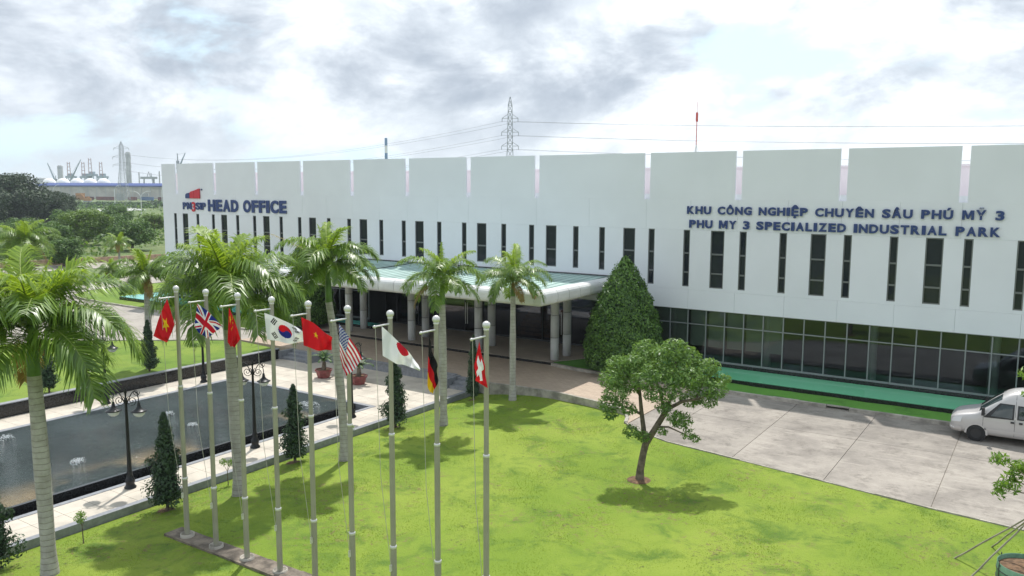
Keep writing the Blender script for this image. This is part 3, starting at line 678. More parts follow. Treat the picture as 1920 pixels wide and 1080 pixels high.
# ------------------------------------------------------------------ clipped cone trees
def cone_r(z, H=5.9, R=1.92):
    s = z/H
    return R*(.80+.20*math.sin(min(1,s/.22)*PI/2))*max(0,1-max(0,(s-.12)/.88)**1.75)**.86
def cone_meshes(H, R, n, seed):
    g = np.random.default_rng(seed); z0 = .35
    b = MB(); b.lathe([(max(.02,cone_r(z0+(H-z0)*i/16,H,R)-.22), z0+(H-z0-.15)*i/16) for i in range(17)], 24)  # added solid bell under the leaves, stops light passing through the crown
    core = b.mesh('crown_light_blocker', CONEC, True)
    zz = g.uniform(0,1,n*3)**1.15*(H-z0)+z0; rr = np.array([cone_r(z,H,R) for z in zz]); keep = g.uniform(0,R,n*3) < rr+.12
    zz, rr = zz[keep][:n], rr[keep][:n]; m_ = len(zz); th = g.uniform(0,2*PI,m_)
    lump = .06*np.sin(th*7+zz*4)+.05*np.sin(th*13-zz*6.3)+.05*np.sin(th*4+zz*8)
    r = rr+lump+g.normal(0,.055,m_)-.05
    P = np.stack([r*np.cos(th), r*np.sin(th), zz+g.normal(0,.03,m_)],1)
    Nn = np.stack([np.cos(th),np.sin(th),np.full(m_,.55)],1)+g.normal(0,.55,(m_,3))
    return core, leaves('crown', P, Nn, g.uniform(.045,.085,m_), .55, CONEL, seed+1)
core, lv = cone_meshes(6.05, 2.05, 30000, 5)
tb = MB(); tb.tube([(0,0,-.1),(0,0,.9)], [.14,.11], 8); tmesh = tb.mesh('trunk', BARK)
for lab, p, rz, s in (('large clipped cone-shaped tree at the right end of the canopy', (41.15,-2.75,.06), 0, 1.), ('large clipped cone-shaped tree behind the left end of the canopy', (17.0,-2.7,.1), 2., .98)):
    t = thing('clipped_tree', lab, 'tree', p, rz, 'clipped cone trees flanking the entrance'); t.scale = (s,s,s)
    ob('crown_light_blocker', core, t); ob('crown', lv, t); ob('trunk', tmesh, t)

# ------------------------------------------------------------------ dark columnar shrubs
def shrub_mesh(H, R, seed, n=7500):
    g = np.random.default_rng(seed); P = []; Q = []
    nb = 46
    for k in range(nb):
        s = (k+.5)/nb; z = .12*H+s*.9*H; env = R*(1-s)**.75*(.6+.75*g.uniform())*(1 if s > .08 else .8)
        a = k*2.4+g.uniform(-.5,.5); rc = env*g.uniform(.25,.7)
        c = np.array([rc*np.cos(a), rc*np.sin(a), z]); rad_ = env*.5+.05
        m_ = int(n/nb); d = unit(g.normal(size=(m_,3))); q = c+d*rad_*g.uniform(.5,1.08,(m_,1))*np.array([1,1,.85]); P.append(q); Q.append(d+np.array([0,0,.3]))
    P = np.concatenate(P); Q = np.concatenate(Q)+g.normal(0,.4,(len(P),3))
    lf = leaves('foliage', P, Q, g.uniform(.035,.075,len(P)), .5, CYP, seed)
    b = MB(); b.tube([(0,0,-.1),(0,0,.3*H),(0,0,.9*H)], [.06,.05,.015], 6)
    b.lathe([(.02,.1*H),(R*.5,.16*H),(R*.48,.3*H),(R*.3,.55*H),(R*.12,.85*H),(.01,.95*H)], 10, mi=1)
    return lf, b.mesh('stem', [BARK, CYPC])
SH = [shrub_mesh(3.0,.62,s) for s in (1,2,3)]
SHL = [((36.95,-26.35),1.03,'dark columnar shrub beside the first flagpole at the pool walk edge'),((36.65,-20.95),.97,'dark columnar shrub between the big bushy palm and the thin-shafted palm'),
       ((36.75,-15.55),.99,'dark columnar shrub behind the white and red-disc flag'),((36.75,-10.0),1.02,'dark slim columnar shrub by the steps and the white-cross flag'),
       ((20.85,-16.75),.88,'dark columnar shrub on the left lawn at the foot of a palm'),((21.2,-22.0),.80,'dark columnar shrub on the left lawn behind the nearest palm trunk'),((36.75,-31.3),.95,'dark columnar shrub cut by the lower left frame edge')]
for i, ((x,y),s,lab) in enumerate(SHL):
    t = thing('columnar_shrub', lab, 'shrub', (x,y,gz(x)-.03 if x > 30 else .04), i*1.7, 'columnar shrubs along the pool'); t.scale = (s,s,s)
    if i == 3: t.scale = (.72,.72,1.03)
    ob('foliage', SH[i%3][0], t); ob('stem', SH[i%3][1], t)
    if x > 30:
        b = MB(); b.lathe([(0.0,.04),(.2,.04),(.34,.0)], 14); b.build('soil_ring', SOIL, t, True)

# ------------------------------------------------------------------ broadleaf trees
def branchy(pts_list, seg=8):
    b = MB()
    for pts, rr in pts_list: b.tube(pts, rr, seg)
    return b
def clumps(C_, R_, per, seed, lsz, asp, m_, flat=.75, up=.4, name='crown'):
    g = np.random.default_rng(seed); P = []; Q = []
    for c, r in zip(C_, R_):
        k = int(per*(r/.5)**2); d = unit(g.normal(size=(k,3))); rr = g.uniform(.35,1.05,(k,1))**.6
        P.append(np.array(c)+d*rr*r*np.array([1,1,flat])); Q.append(d*.6+np.array([0,0,up])+g.normal(0,.5,(k,3)))
    P = np.concatenate(P); Q = np.concatenate(Q)
    return leaves(name, P, Q, g.uniform(lsz*.7,lsz*1.3,len(P)), asp, m_, seed+1)
# spreading tree on the main lawn; axes: R = camera-right (.83,.56), forward (-.56,.83)
t = thing('lawn_tree', 'spreading forked broadleaf tree standing alone on the main lawn', 'tree', (48.45,-16.45,gz(48.45)), 0)
rx = Vector((.831,.556,0)); fx = Vector((-.556,.831,0))
def lp(r, z, f_=0):
    q = (rx*r+fx*f_)*.84; return (q.x,q.y,z*.74 if z < 1.75 else 1.295+(z-1.75)*.95)
BR = [([lp(0,-.15),lp(.02,.5),lp(.13,1.3),lp(.22,1.75)],[.17,.125,.115,.12]),
      ([lp(.2,1.7),lp(.12,2.2),lp(.02,2.9,.1),lp(-.05,3.6,.2),lp(-.15,4.3,.25)],[.10,.085,.07,.05,.025]),
      ([lp(.02,2.75,.1),lp(-.45,3.0,-.1),lp(-.95,3.15,-.2),lp(-1.3,3.25,-.3)],[.05,.04,.028,.012]),
      ([lp(-.03,3.4,.2),lp(-.4,3.9,.4),lp(-.8,4.4,.5)],[.045,.03,.012]),
      ([lp(.22,1.72),lp(.5,2.2,-.1),lp(.82,2.75,-.2),lp(.98,3.05,-.2)],[.115,.105,.095,.085]),
      ([lp(.95,3.0,-.2),lp(1.2,3.5,-.1),lp(1.35,4.2,0),lp(1.3,4.9,.1)],[.065,.05,.035,.015]),
      ([lp(.97,3.0,-.2),lp(1.5,3.35,-.5),lp(2.1,3.5,-.7),lp(2.7,3.8,-.8)],[.07,.055,.04,.015]),
      ([lp(.9,2.9,-.2),lp(.75,3.6,.3),lp(.5,4.3,.7),lp(.4,4.8,.9)],[.06,.045,.03,.012]),
      ([lp(1.0,3.05,-.2),lp(1.5,3.1,.3),lp(1.9,3.2,.9),lp(2.2,3.6,1.2)],[.05,.04,.03,.012]),
      ([lp(.6,2.35,-.1),lp(1.0,2.45,-.5),lp(1.5,2.3,-.8),lp(1.75,2.2,-.9)],[.04,.03,.02,.01]),
      ([lp(.15,2.0),lp(-.15,2.05,-.3),lp(-.45,2.3,-.6)],[.03,.02,.01]),
      ([lp(2.0,3.5,-.7),lp(2.3,3.9,-.3),lp(2.5,4.4,0)],[.035,.025,.01])]
branchy(BR, 9).build('trunk', BARK, t, True)
CC = [(-1.35,3.2,-.3,.42),(-1.05,3.55,-.2,.5),(-1.2,4.0,.1,.5),(-.8,4.4,.5,.55),(-.5,3.8,.3,.5),(-.15,4.5,.3,.6),(.3,4.9,.8,.55),(.0,4.1,-.5,.5),(.45,4.35,-.4,.55),
      (.8,4.7,.2,.6),(1.3,5.05,.1,.55),(1.75,4.8,.0,.55),(1.15,4.2,-.6,.55),(1.7,4.25,-.7,.55),(2.2,4.4,-.2,.55),(2.6,4.45,0,.45),(2.35,3.9,-.7,.5),(2.75,3.85,-.8,.42),(3.05,4.15,-.5,.3),
      (2.2,3.75,1.1,.5),(1.6,4.3,.9,.55),(.7,4.6,1.2,.5),(-.3,4.3,1.0,.5),(-.9,3.8,.8,.45),(1.9,3.35,-.2,.4),(2.5,3.4,-.5,.38),(.35,3.7,-.8,.42),(.75,3.2,-.7,.33),(1.45,2.75,-.75,.4),(1.7,2.3,-.9,.27),(1.15,2.9,-.9,.35),
      (-.45,2.3,-.6,.33),(.05,2.1,-.45,.28),(-1.25,2.85,-.35,.3),(-.6,3.1,-.4,.35),(1.95,2.15,-.95,.18),(.75,2.3,-.5,.2),(1.0,3.75,-.9,.4)]
ob('crown', clumps([lp(a,z,f_) for a,z,f_,r in CC], [r*.92 for *_,r in CC], 540, 8, .070, .30, BROAD), t)
b = MB(); b.lathe([(0,.05),(.25,.05),(.42,.0)], 16); b.build('soil_ring', SOIL, t, True)
# saplings
def sapling(label, x, y, z, h, s, seed, m_=YOUNG):
    t = thing('sapling', label, 'sapling', (x,y,z), seed, 'saplings near the pool'); g = random.Random(seed)
    branchy([([(0,0,-.05),(.02,0,h*.4),(-.02,.02,h*.8)],[.018,.014,.006]),([(.01,0,h*.5),(.12*s,.05,h*.8)],[.008,.004]),([(0,0,h*.55),(-.13*s,-.06,h*.85)],[.008,.004])],5).build('stem', BARK, t)
    ob('leaves', clumps([(g.uniform(-.16,.16)*s,g.uniform(-.16,.16)*s,h*g.uniform(.7,1)) for _ in range(7)], [.12*s]*7, 700, seed, .035, .4, m_, name='leaves'), t)
sapling('thin young sapling on the lawn near the bottom left corner', 37.2,-29.15,gz(37.2), .95, 1., 3)
sapling('small light green sapling peeking out behind the bushy palm trunk', 36.55,-23.8,gz(36.6), .95, 1.1, 4)
sapling('small sapling right of the thin-shafted palm foot', 37.0,-18.6,gz(37), .8, 1.1, 5)
sapling('round-headed young sapling on the left lawn by the lamp post', 20.9,-14.1,.05, 1.15, 1.7, 6, BROAD)

# ------------------------------------------------------------------ flagpoles and flags
b = MB(); g = random.Random(5)
for i in range(10):
    x0 = 38.95+i*1.27; b.box(x0, x0+1.255, -27.78, -27.2, gz(x0)-.4, gz(x0+.6)+.05+g.uniform(-.01,.01))
tag(b.build('flagpole_plinth', STRIPE), 'long mossy concrete strip the flagpoles stand on', 'plinth')
def pole_meshes():
    A = MB(); A.tube([(0,0,0),(0,0,1.72)], .073, 14); B_ = MB(); B_.tube([(0,0,1.70),(0,0,4.35)], .062, 14); C_ = MB(); C_.tube([(0,0,4.33),(0,0,6.98)], .052, 14)
    J = [MB(), MB()]; J[0].lathe([(.06,1.66),(.081,1.67),(.081,1.73),(.06,1.74)], 14); J[1].lathe([(.05,4.3),(.069,4.31),(.069,4.36),(.05,4.37)], 14)
    K = MB(); K.lathe([(.05,6.95),(.06,6.96),(.06,6.99),(.03,7.0)]+[(.085*math.sin(a), 7.06-.085*math.cos(a)) for a in np.linspace(.4,PI,10)], 16)
    Q = MB(); Q.tube([(0,0,6.84),(0,-.24,6.84),(0,-.5,6.84)], [.022,.02,.02], 8); Q.lathe([(.0,-.53),(.032,-.52),(.032,-.48),(.0,-.47)], 8, (0,0,6.84), axis='y')
    R_ = MB(); R_.tube([(0,-.47,6.83),(.02,-.40,3.5),(.03,-.12,1.25)], .006, 5)
    B2 = MB(); B2.lathe([(.0,.06),(.15,.06),(.16,.09),(.19,.09),(.20,-.05)], 18)
    B3 = MB(); B3.box(-.02,.02,-.12,-.07,1.15,1.3)
    return [('lower_tube',A.mesh('lower_tube',STEEL,True)),('middle_tube',B_.mesh('middle_tube',STEEL,True)),('upper_tube',C_.mesh('upper_tube',STEEL,True)),('joint_collar',J[0].mesh('joint_collar',STEEL2,True)),('joint_collar',J[1].mesh('joint_collar',STEEL2,True)),
            ('ball_finial',K.mesh('ball_finial',STEEL2,True)),('arm',Q.mesh('arm',STEEL2,True)),('halyard',R_.mesh('halyard',ROPE)),('base_ring',B2.mesh('base_ring',KERB,True)),('cleat',B3.mesh('cleat',STEEL2))]
PM = pole_meshes()
NAMES = ['red flag with one yellow star','blue, white and red crossed flag','narrow red flag with small yellow stars','white flag with red and blue circle','red flag folded over its yellow star','starred and striped flag','white flag with red disc','black, red and gold flag','red flag with white cross']
ORD = ['first','second','third','fourth','fifth','sixth','seventh','eighth','ninth']
POLX = [39.64+1.3*i for i in range(9)]
for i, x in enumerate(POLX):
    t = thing('flagpole', f'{ORD[i]} steel flagpole from the left, carrying the {NAMES[i]}', 'flagpole', (x,-27.5,-.27), 0, 'steel flagpoles in a row on the lawn')
    for nm, me in PM: ob(nm, me, t)
def fm(n_, c): return mat('flag_'+n_, c, .75, spec=.2, trans=.25)
FC = dict(r=fm('red',(.60,.012,.02)), y=fm('yellow',(.75,.55,.02)), w=fm('white',(.80,.80,.82)), b=fm('blue',(.018,.03,.22)), k=fm('black',(.012,.011,.012)), g=fm('gold',(.75,.50,.02)), c=fm('crimson',(.50,.012,.03)))
FK = list(FC)
def star(x, y, r, rot=0.):
    d = math.hypot(x,y)
    if d > r: return False
    a = (math.atan2(x,y)+rot)%(2*PI/5); a = min(a, 2*PI/5-a); ri = r*.382; an = PI/5
    # edge from (r,0) to (ri cos, ri sin)
    px, py = d*math.cos(a), d*math.sin(a); ex, ey = ri*math.cos(an), ri*math.sin(an)
    return (ex-r)*(py-0)-(ey-0)*(px-r) > 0
def f_vn(u,v): return 'y' if star((u-.5)*1.5, .5-v, .31) else 'r'
def f_vn2(u,v): return 'y' if star((u-.45)*1.5, .42-v, .12) else 'r'
def f_cn(u,v):
    X, Y = u*30, (1-v)*20
    if star(X-5, Y-15, 3.2): return 'y'
    for cx, cy in ((10,18),(12,16),(12,13),(10,11)):
        if star(X-cx, Y-cy, 1.25, .5): return 'y'
    return 'r'
def f_uk(u,v):
    X, Y = (u-.5)*60, (.5-v)*30
    if abs(X) < 3.4 or abs(Y) < 3.4: return 'c'
    if abs(X) < 5.2 or abs(Y) < 5.2: return 'w'
    d1 = (X-2*Y)/math.sqrt(5); d2 = (X+2*Y)/math.sqrt(5)
    if abs(d1) < 3.2: return 'c' if (-2.1 < d1 < 0 if X > 0 else 0 < d1 < 2.1) else 'w'
    if abs(d2) < 3.2: return 'c' if (0 < d2 < 2.1 if X > 0 else -2.1 < d2 < 0) else 'w'
    return 'b'
def f_kr(u,v):
    X, Y = (u-.5)*3, (.5-v)*2; a = math.atan2(2,3); d = math.hypot(X,Y)
    if d < .52:
        x = X*math.cos(-a)-Y*math.sin(-a)*-1 if False else X*math.cos(a)-Y*math.sin(a)*-1; x = X*math.cos(a)-Y*math.sin(a); y = X*math.sin(a)+Y*math.cos(a)
        if math.hypot(x+.26,y) < .26: return 'r'
        if math.hypot(x-.26,y) < .26: return 'b'
        return 'r' if y > 0 else 'b'
    for sx, sy, br in ((-1,1,(0,0,0)),(-1,-1,(0,1,0)),(1,1,(1,0,1)),(1,-1,(1,1,1))):
        cx, cy = sx*.83, sy*.55; dx, dy = X-cx, Y-cy; th = math.atan2(cy,cx)
        al = dx*math.cos(th)+dy*math.sin(th); ac = -dx*math.sin(th)+dy*math.cos(th)
        if abs(ac) < .26:
            for k in range(3):
                if abs(al-(k-1)*.125) < .043 and not (br[k] and abs(ac) < .03): return 'k'
    return 'w'
def f_us(u,v):
    if u < .42 and v < 7/13:
        X = u/.42*6; Y = v/(7/13)*5
        for ox, oy in ((.5,.5),(0.,0.)):
            fx_, fy_ = (X-ox)%1, (Y-oy)%1
            if min(fx_,1-fx_) < .19 and min(fy_,1-fy_) < .21: return 'w'
        return 'b'
    return 'c' if int(v*13)%2 == 0 else 'w'
def f_jp(u,v): return 'c' if math.hypot((u-.56)*1.5, v-.22) < .27 else 'w'
def f_de(u,v): return 'k' if v < .40 else ('r' if v < .72 else 'g')
def f_ch(u,v):
    X, Y = (u-.5)*1.05, v-.5
    return 'w' if (abs(X) < .135 and abs(Y) < .36) or (abs(Y) < .135 and abs(X) < .36) else 'r'
FLG = [(f_vn,[(.162,-.012),(-.22,-.982),(.094,-1.208),(.318,-.709)],.10,1.5,.9),(f_uk,[(.168,-.037),(.743,-.657),(.376,-.964),(.072,-.64)],.07,1.3,.4),(f_cn,[(.161,-.027),(.41,-.842),(.252,-1.039),(.097,-.91)],.11,1.6,.2),
       (f_kr,[(.186,-.053),(1.118,-.591),(1.105,-.825),(.228,-.707)],.09,1.2,1.1),(f_vn2,[(.189,-.037),(.904,-.595),(.861,-.867),(.226,-.715)],.10,1.4,.3),(f_us,[(.141,-.073),(.663,-.917),(.271,-1.252),(.149,-.812)],.07,1.2,.8),
       (f_jp,[(.137,.001),(.949,-.905),(.942,-1.003),(.15,-.652)],.10,1.5,.5),(f_de,[(.148,-.069),(.365,-1.031),(.214,-1.291),(.107,-1.126)],.10,1.7,.1),(f_ch,[(.14,-.052),(.312,-1.007),(.084,-.858),(.034,-.53)],.035,1.0,.6)]
D_ = np.array([.6,.8,0]); N_ = np.array([.8,-.6,0])
for i, (fn, cs, amp, fq, ph) in enumerate(FLG):
    nu, nv = 96, 64; u, v = np.meshgrid(np.linspace(0,1,nu+1), np.linspace(0,1,nv+1), indexing='ij')
    A, B_, C_, Dd = [np.array(c) for c in cs]
    S = (1-u)[...,None]*((1-v)[...,None]*A+v[...,None]*Dd)+u[...,None]*((1-v)[...,None]*B_+v[...,None]*C_)
    bow = np.sin(PI*u)*(.05*np.cos(PI*v)) ; wav = .02*np.sin(u*9+ph*3+i)*u
    fold = amp*np.sin(2*PI*(fq*u+.35*v)+ph*6)*np.minimum(1,u*2.5)+.05*np.sin(2*PI*(.8*v+1.9*u)+i)*u+.025*np.sin(2*PI*(3.1*u-.9*v)+2*i)*u
    P = S[...,0][...,None]*D_+np.stack([0*u,0*u,S[...,1]+bow+wav],-1)+fold[...,None]*N_
    idx = np.arange((nu+1)*(nv+1)).reshape(nu+1,nv+1)
    F = np.stack([idx[:-1,:-1],idx[1:,:-1],idx[1:,1:],idx[:-1,1:]],-1).reshape(-1,4)
    MI = [FK.index(fn((a+.5)/nu,(c+.5)/nv)) for a in range(nu) for c in range(nv)]
    o = ob('flag', npmesh('flag', P.reshape(-1,3), F, [FC[k] for k in FK], MI, True), None, (POLX[i],-27.97,6.57))
    tag(o, f'{NAMES[i]} on the {ORD[i]} pole from the left', 'flag', 'national flags on the row of poles')

# ------------------------------------------------------------------ lamp posts
def lamp_meshes():
    base = MB(); base.lathe([(.19,0),(.19,.05),(.15,.08),(.13,.16),(.155,.2),(.155,.3),(.11,.36),(.09,.5),(.1,.54),(.075,.6)], 12)
    sh = MB(); sh.lathe([(.075,.58),(.06,1.3),(.05,2.2),(.042,2.95),(.055,2.98),(.055,3.04),(.03,3.08),(.03,3.22),(.05,3.26),(.028,3.36),(.004,3.46)], 12)
    arm = MB(); pts = []
    for k in range(15):
        a = k/14; pts.append((.03+.40*a, 0, 2.86+.44*math.sin(a*PI*.72)))
    arm.tube(pts, .018, 6); sp = []
    for k in range(26):
        th = k/25*4*PI*.9; r = .17*(1-k/25)+.02; sp.append((.21+r*math.cos(th+2.2), 0, 2.98+r*math.sin(th+2.2)))
    arm.tube(sp, .014, 5); sp = []
    for k in range(20):
        th = k/19*3*PI; r = .11*(1-k/19)+.012; sp.append((.36+r*math.cos(-th+.2), 0, 3.27+r*math.sin(-th+.2)))
    arm.tube(sp, .012, 5); arm.tube([(.40,0,3.2),(.43,0,3.06),(.43,0,2.92)], .016, 6)
    cap = MB(); cap.lathe([(.015,2.95),(.04,2.93),(.05,2.86),(.06,2.80),(.10,2.74),(.20,2.66),(.255,2.64),(.25,2.625),(.03,2.66)], 16, (.43,0,0))
    gl = MB(); gl.lathe([(.19,2.645),(.2,2.60),(.17,2.52),(.10,2.46),(.001,2.44)], 16, (.43,0,0))
    return base.mesh('base',IRON,True), sh.mesh('shaft',IRON,True), arm.mesh('scroll_arm',IRON,True), cap.mesh('lamp_cap',IRON,True), gl.mesh('lamp_bowl',GLOBE,True)
LM = lamp_meshes()
for x, y, rz, lab in ((34.33,-26.0,.55,'twin-arm black iron lamp post nearest the camera on the right pool walk'),(34.28,-20.85,.5,'twin-arm black iron lamp post between two flagpoles on the right pool walk'),(34.35,-15.7,.6,'twin-arm black iron lamp post by the far right pool corner'),
                      (23.4,-15.35,.5,'twin-arm black iron lamp post on the left pool walk behind the crossed flag'),(23.4,-20.55,.5,'twin-arm black iron lamp post on the left pool walk behind the nearest palm')):
    t = thing('lamp_post', lab, 'lamp post', (x,y,DZ), rz, 'twin-arm lamp posts round the pool')
    ob('base', LM[0], t); ob('shaft', LM[1], t)
    for s in (0, PI):
        ob('scroll_arm', LM[2], t, (0,0,0), (0,0,s)); c_ = ob('lamp_cap', LM[3], t, (0,0,0), (0,0,s)); ob('lamp_bowl', LM[4], c_)

# ------------------------------------------------------------------ potted cycads
POT = mat('red_glazed_pot', (.24,.062,.060), .45, var=(6,.3)); CYC = mat('cycad_leaf', (.045,.115,.03), .5, isl=.4, trans=.2)
cf = frond_mesh(.95, rad(55), rad(100), 34, 3, CYC, .03, .42)
for x, y, rz, lab in ((27.7,-11.1,.3,'left of the two red octagonal pots on the pool deck'),(30.25,-11.1,1.0,'right of the two red octagonal pots on the pool deck, behind the striped flag')):
    t = thing('plant_pot', lab, 'plant pot', (x,y,DZ), rz, 'red pots on the pool deck')
    b = MB(); b.lathe([(.0,.0),(.30,0),(.33,.04),(.42,.36),(.47,.37),(.47,.45),(.42,.46),(.40,.40)], 8); b.build('pot', POT, t)
    b = MB(); b.lathe([(.40,.41),(.0,.43)], 8); b.build('soil', SOIL, t)
    lab2 = 'cycad with stiff dark fronds in the '+('left' if x < 29 else 'right')+' red pot'
    c_ = thing('cycad', lab2, 'cycad', (x,y,DZ+.42), rz, 'cycads in red pots')
    b = MB(); b.tube([(0,0,0),(.03,0,.2),(.02,.02,.42)], [.13,.12,.09], 9); b.build('stem', BARK, c_)
    for k in range(15): ob('frond', cf, c_, (.02,.02,.40), (0,(-.75+.8*(k%3)*.5),k*2.4), ((.8+.2*(k%2)),)*3)

# ------------------------------------------------------------------ fountains in the pool
g = np.random.default_rng(9)
FT = [(30.4,-25.65,1.,'splashing fountain jet nearest the camera'),(25.2,-25.7,.9,'fountain jet at the left frame edge of the pool'),(27.3,-19.9,.7,'small fountain jet left of the first flagpole'),(29.7,-20.4,.75,'small fountain jet between the first two flagpoles'),(31.3,-15.5,1.9,'wide foaming fountain jet in the far right pool corner')]
for x, y, s, lab in FT:
    P = []; n = int(260*s)
    a = g.uniform(0,2*PI,n); tt = g.uniform(0,1,n); r = .30*s*tt; z = .36*min(1,s)*(tt*1.9-tt**2*2.0)*g.uniform(.3,1.1,n)
    P = np.stack([r*np.cos(a)+g.normal(0,.02,n), r*np.sin(a)+g.normal(0,.02,n), np.maximum(.0,z)],1)
    t = thing('fountain_jet', lab, 'fountain', (x,y,DZ-.015), 0, 'fountain jets in the pool')
    struct(ob('spray', leaves('spray', P, g.normal(size=(n,3)), g.uniform(.008,.028,n), .8, FOAM, 4), t), 'stuff')
    b = MB(); b.tube([(0,0,-.2),(0,0,.05)], .02, 6); b.build('nozzle', IRON, t)

# ------------------------------------------------------------------ short grass blades that give the mown lawns their pile
gg = np.random.default_rng(3)
BLADE = mat('grass_blade', (.19,.285,.032), .8, spec=.15, isl=.4, trans=.35)
def blades(name, n, xr, yr, zf, ok):
    x = gg.uniform(*xr, n); y = gg.uniform(*yr, n); k = ok(x, y); x, y = x[k], y[k]; n = len(x)
    pat = np.sin(x*1.7+2*np.sin(y*.9))*np.sin(y*1.3+1.5*np.sin(x*.8)); h = gg.uniform(.010,.030,n)*(1+.6*pat); k = h > .009; x, y, h = x[k], y[k], h[k]; n = len(x)
    z = np.array([zf(a, b) for a, b in zip(x, y)])-.004; a = gg.uniform(0,2*PI,n); w_ = gg.uniform(.004,.010,n); ln = gg.uniform(0,.8,n)*h; b_ = gg.uniform(0,2*PI,n)
    V = np.empty((n,3,3)); V[:,0] = np.stack([x-np.cos(a)*w_, y-np.sin(a)*w_, z],1); V[:,1] = np.stack([x+np.cos(a)*w_, y+np.sin(a)*w_, z],1); V[:,2] = np.stack([x+np.cos(b_)*ln, y+np.sin(b_)*ln, z+h],1)
    return struct(ob(name, npmesh(name, V.reshape(-1,3), np.arange(3*n).reshape(-1,3), BLADE)), 'stuff')
ex = np.array([p[0] for p in EDGE]); ey = np.array([p[1] for p in EDGE])
def lz(x, y):
    yt = ipl(x, EDGE); g0 = gz(x)
    return g0+(-.012-g0)*min(1,max(0,(x-43.5)/2))*max(0,1-(yt-y)/2.5)
blades('lawn_grass', 260000, (35.9,62), (-32.5,-8.3), lz, lambda x, y: y < np.interp(x, ex, ey)-.05)

# ------------------------------------------------------------------ parked van (nose towards -X)
VANP = mat('silver_van_paint', (.52,.50,.49), .34, .15, coat=.5); VGL = mat('van_glass', (.016,.030,.028), .04, spec=.9); VBLK = mat('van_black_trim', (.02,.02,.022), .5); TYRE = mat('tyre', (.018,.018,.018), .85); LENS = mat('headlamp_lens', (.72,.74,.76), .12, spec=.8); HUB = mat('steel_wheel', (.06,.06,.065), .5, .4); SEATM = mat('van_seat', (.12,.12,.13), .8)
van = thing('parked_van', 'silver high-roof passenger van parked by the kerb, cut by the right frame edge', 'van', (56.56,-4.79,0), 0); van.scale = (.9,.9,.9)
# half-profile functions: x from nose (0) to tail (5.5)
HW = [(0,.62),(.06,.74),(.18,.86),(.4,.93),(.8,.965),(5.2,.965),(5.4,.93),(5.5,.88)]
ZT = [(0,.86),(.06,.93),(.2,1.03),(.5,1.12),(.92,1.22),(1.05,1.29),(1.30,1.52),(1.6,1.78),(1.85,1.97),(2.05,2.11),(2.3,2.22),(2.6,2.28),(3.2,2.30),(5.2,2.30),(5.38,2.26),(5.5,2.05)]
ZB = [(0,.36),(.1,.30),(.6,.28),(5.2,.30),(5.5,.40)]
def vsec(x):
    w_, zt, zb = ipl(x,HW), ipl(x,ZT), ipl(x,ZB); belt = min(1.16, zt-.10); hi = max(0,(zt-1.25)/1.05); k = min(1,hi)
    wt = w_*(.90-.0*k)-.16*k; P = [(0,zb),(w_*.8,zb),(w_*.97,zb+.08),(w_,zb+.22),(w_*1.0,(zb+.22+belt)/2),(w_*.99,belt)]
    up_ = zt-belt
    P += [(w_*.99+(wt-w_*.99)*.33, belt+up_*.38),(w_*.99+(wt-w_*.99)*.72, belt+up_*.72),(wt-.02, belt+up_*.88),(wt-.10, belt+up_*.965),(wt-.26, zt),(0, zt+.03)]
    return P
XS = [0,.02,.06,.12,.2,.32,.5,.7,.92,1.05,1.17,1.3,1.45,1.6,1.73,1.85,1.95,2.05,2.17,2.3,2.45,2.6,2.9,3.3,3.8,4.3,4.8,5.2,5.32,5.42,5.5]
def vsurf(x, t):      # t in 0..11 along the half section
    P = vsec(x); i = min(int(t), 10); f_ = t-i; a, c = P[i], P[i+1]; return (a[0]+(c[0]-a[0])*f_, a[1]+(c[1]-a[1])*f_)
V = []; F = []; ns_ = 12
for x in XS:
    P = vsec(x); V += [(x,-y,z) for y,z in P]+[(x,y,z) for y,z in P[-2:0:-1]]
rg = 2*ns_-2
for i in range(len(XS)-1):
    for k in range(rg): F.append((i*rg+k, (i+1)*rg+k, (i+1)*rg+(k+1)%rg, i*rg+(k+1)%rg))
b = MB(); b.add(V, F); n_ = len(V); b.add(V[:rg], [tuple(range(rg))]); b.add(V[-rg:], [tuple(range(rg-1,-1,-1))])
body = b.build('body', VANP, van, True)
def vpatch(name, m_, x0, x1, t0, t1, side=-1, off=.008, nx_=8, nt=4, shear=0.):
    V = []; F = []
    for i in range(nx_+1):
        for j in range(nt+1):
            t = t0+(t1-t0)*j/nt; x = x0+(x1-x0)*i/nx_+shear*(t-t0); y, z = vsurf(max(0,x), t); e = .001
            y2, z2 = vsurf(max(0,x), min(10.99,t+.05)); d = Vector((y2-y, z2-z)); d = d.normalized() if d.length > 1e-6 else Vector((0,1)); nrm = (d.y, -d.x)
            V.append((x-(off if x < .1 else 0), side*(y+nrm[0]*off), z+nrm[1]*off))
    for i in range(nx_):
        for j in range(nt):
            a = i*(nt+1)+j; q = (a, a+nt+1, a+nt+2, a+1); F.append(q if side < 0 else q[::-1])
    b = MB(); b.add(V, F); return b.build(name, m_, van, True)
def yat(x, z):
    P = vsec(x)
    for (y0,z0),(y1,z1) in zip(P[1:],P[2:]):
        if z0 <= z <= z1: return y0+(y1-y0)*(z-z0)/max(1e-6,z1-z0)
    return P[9][0]
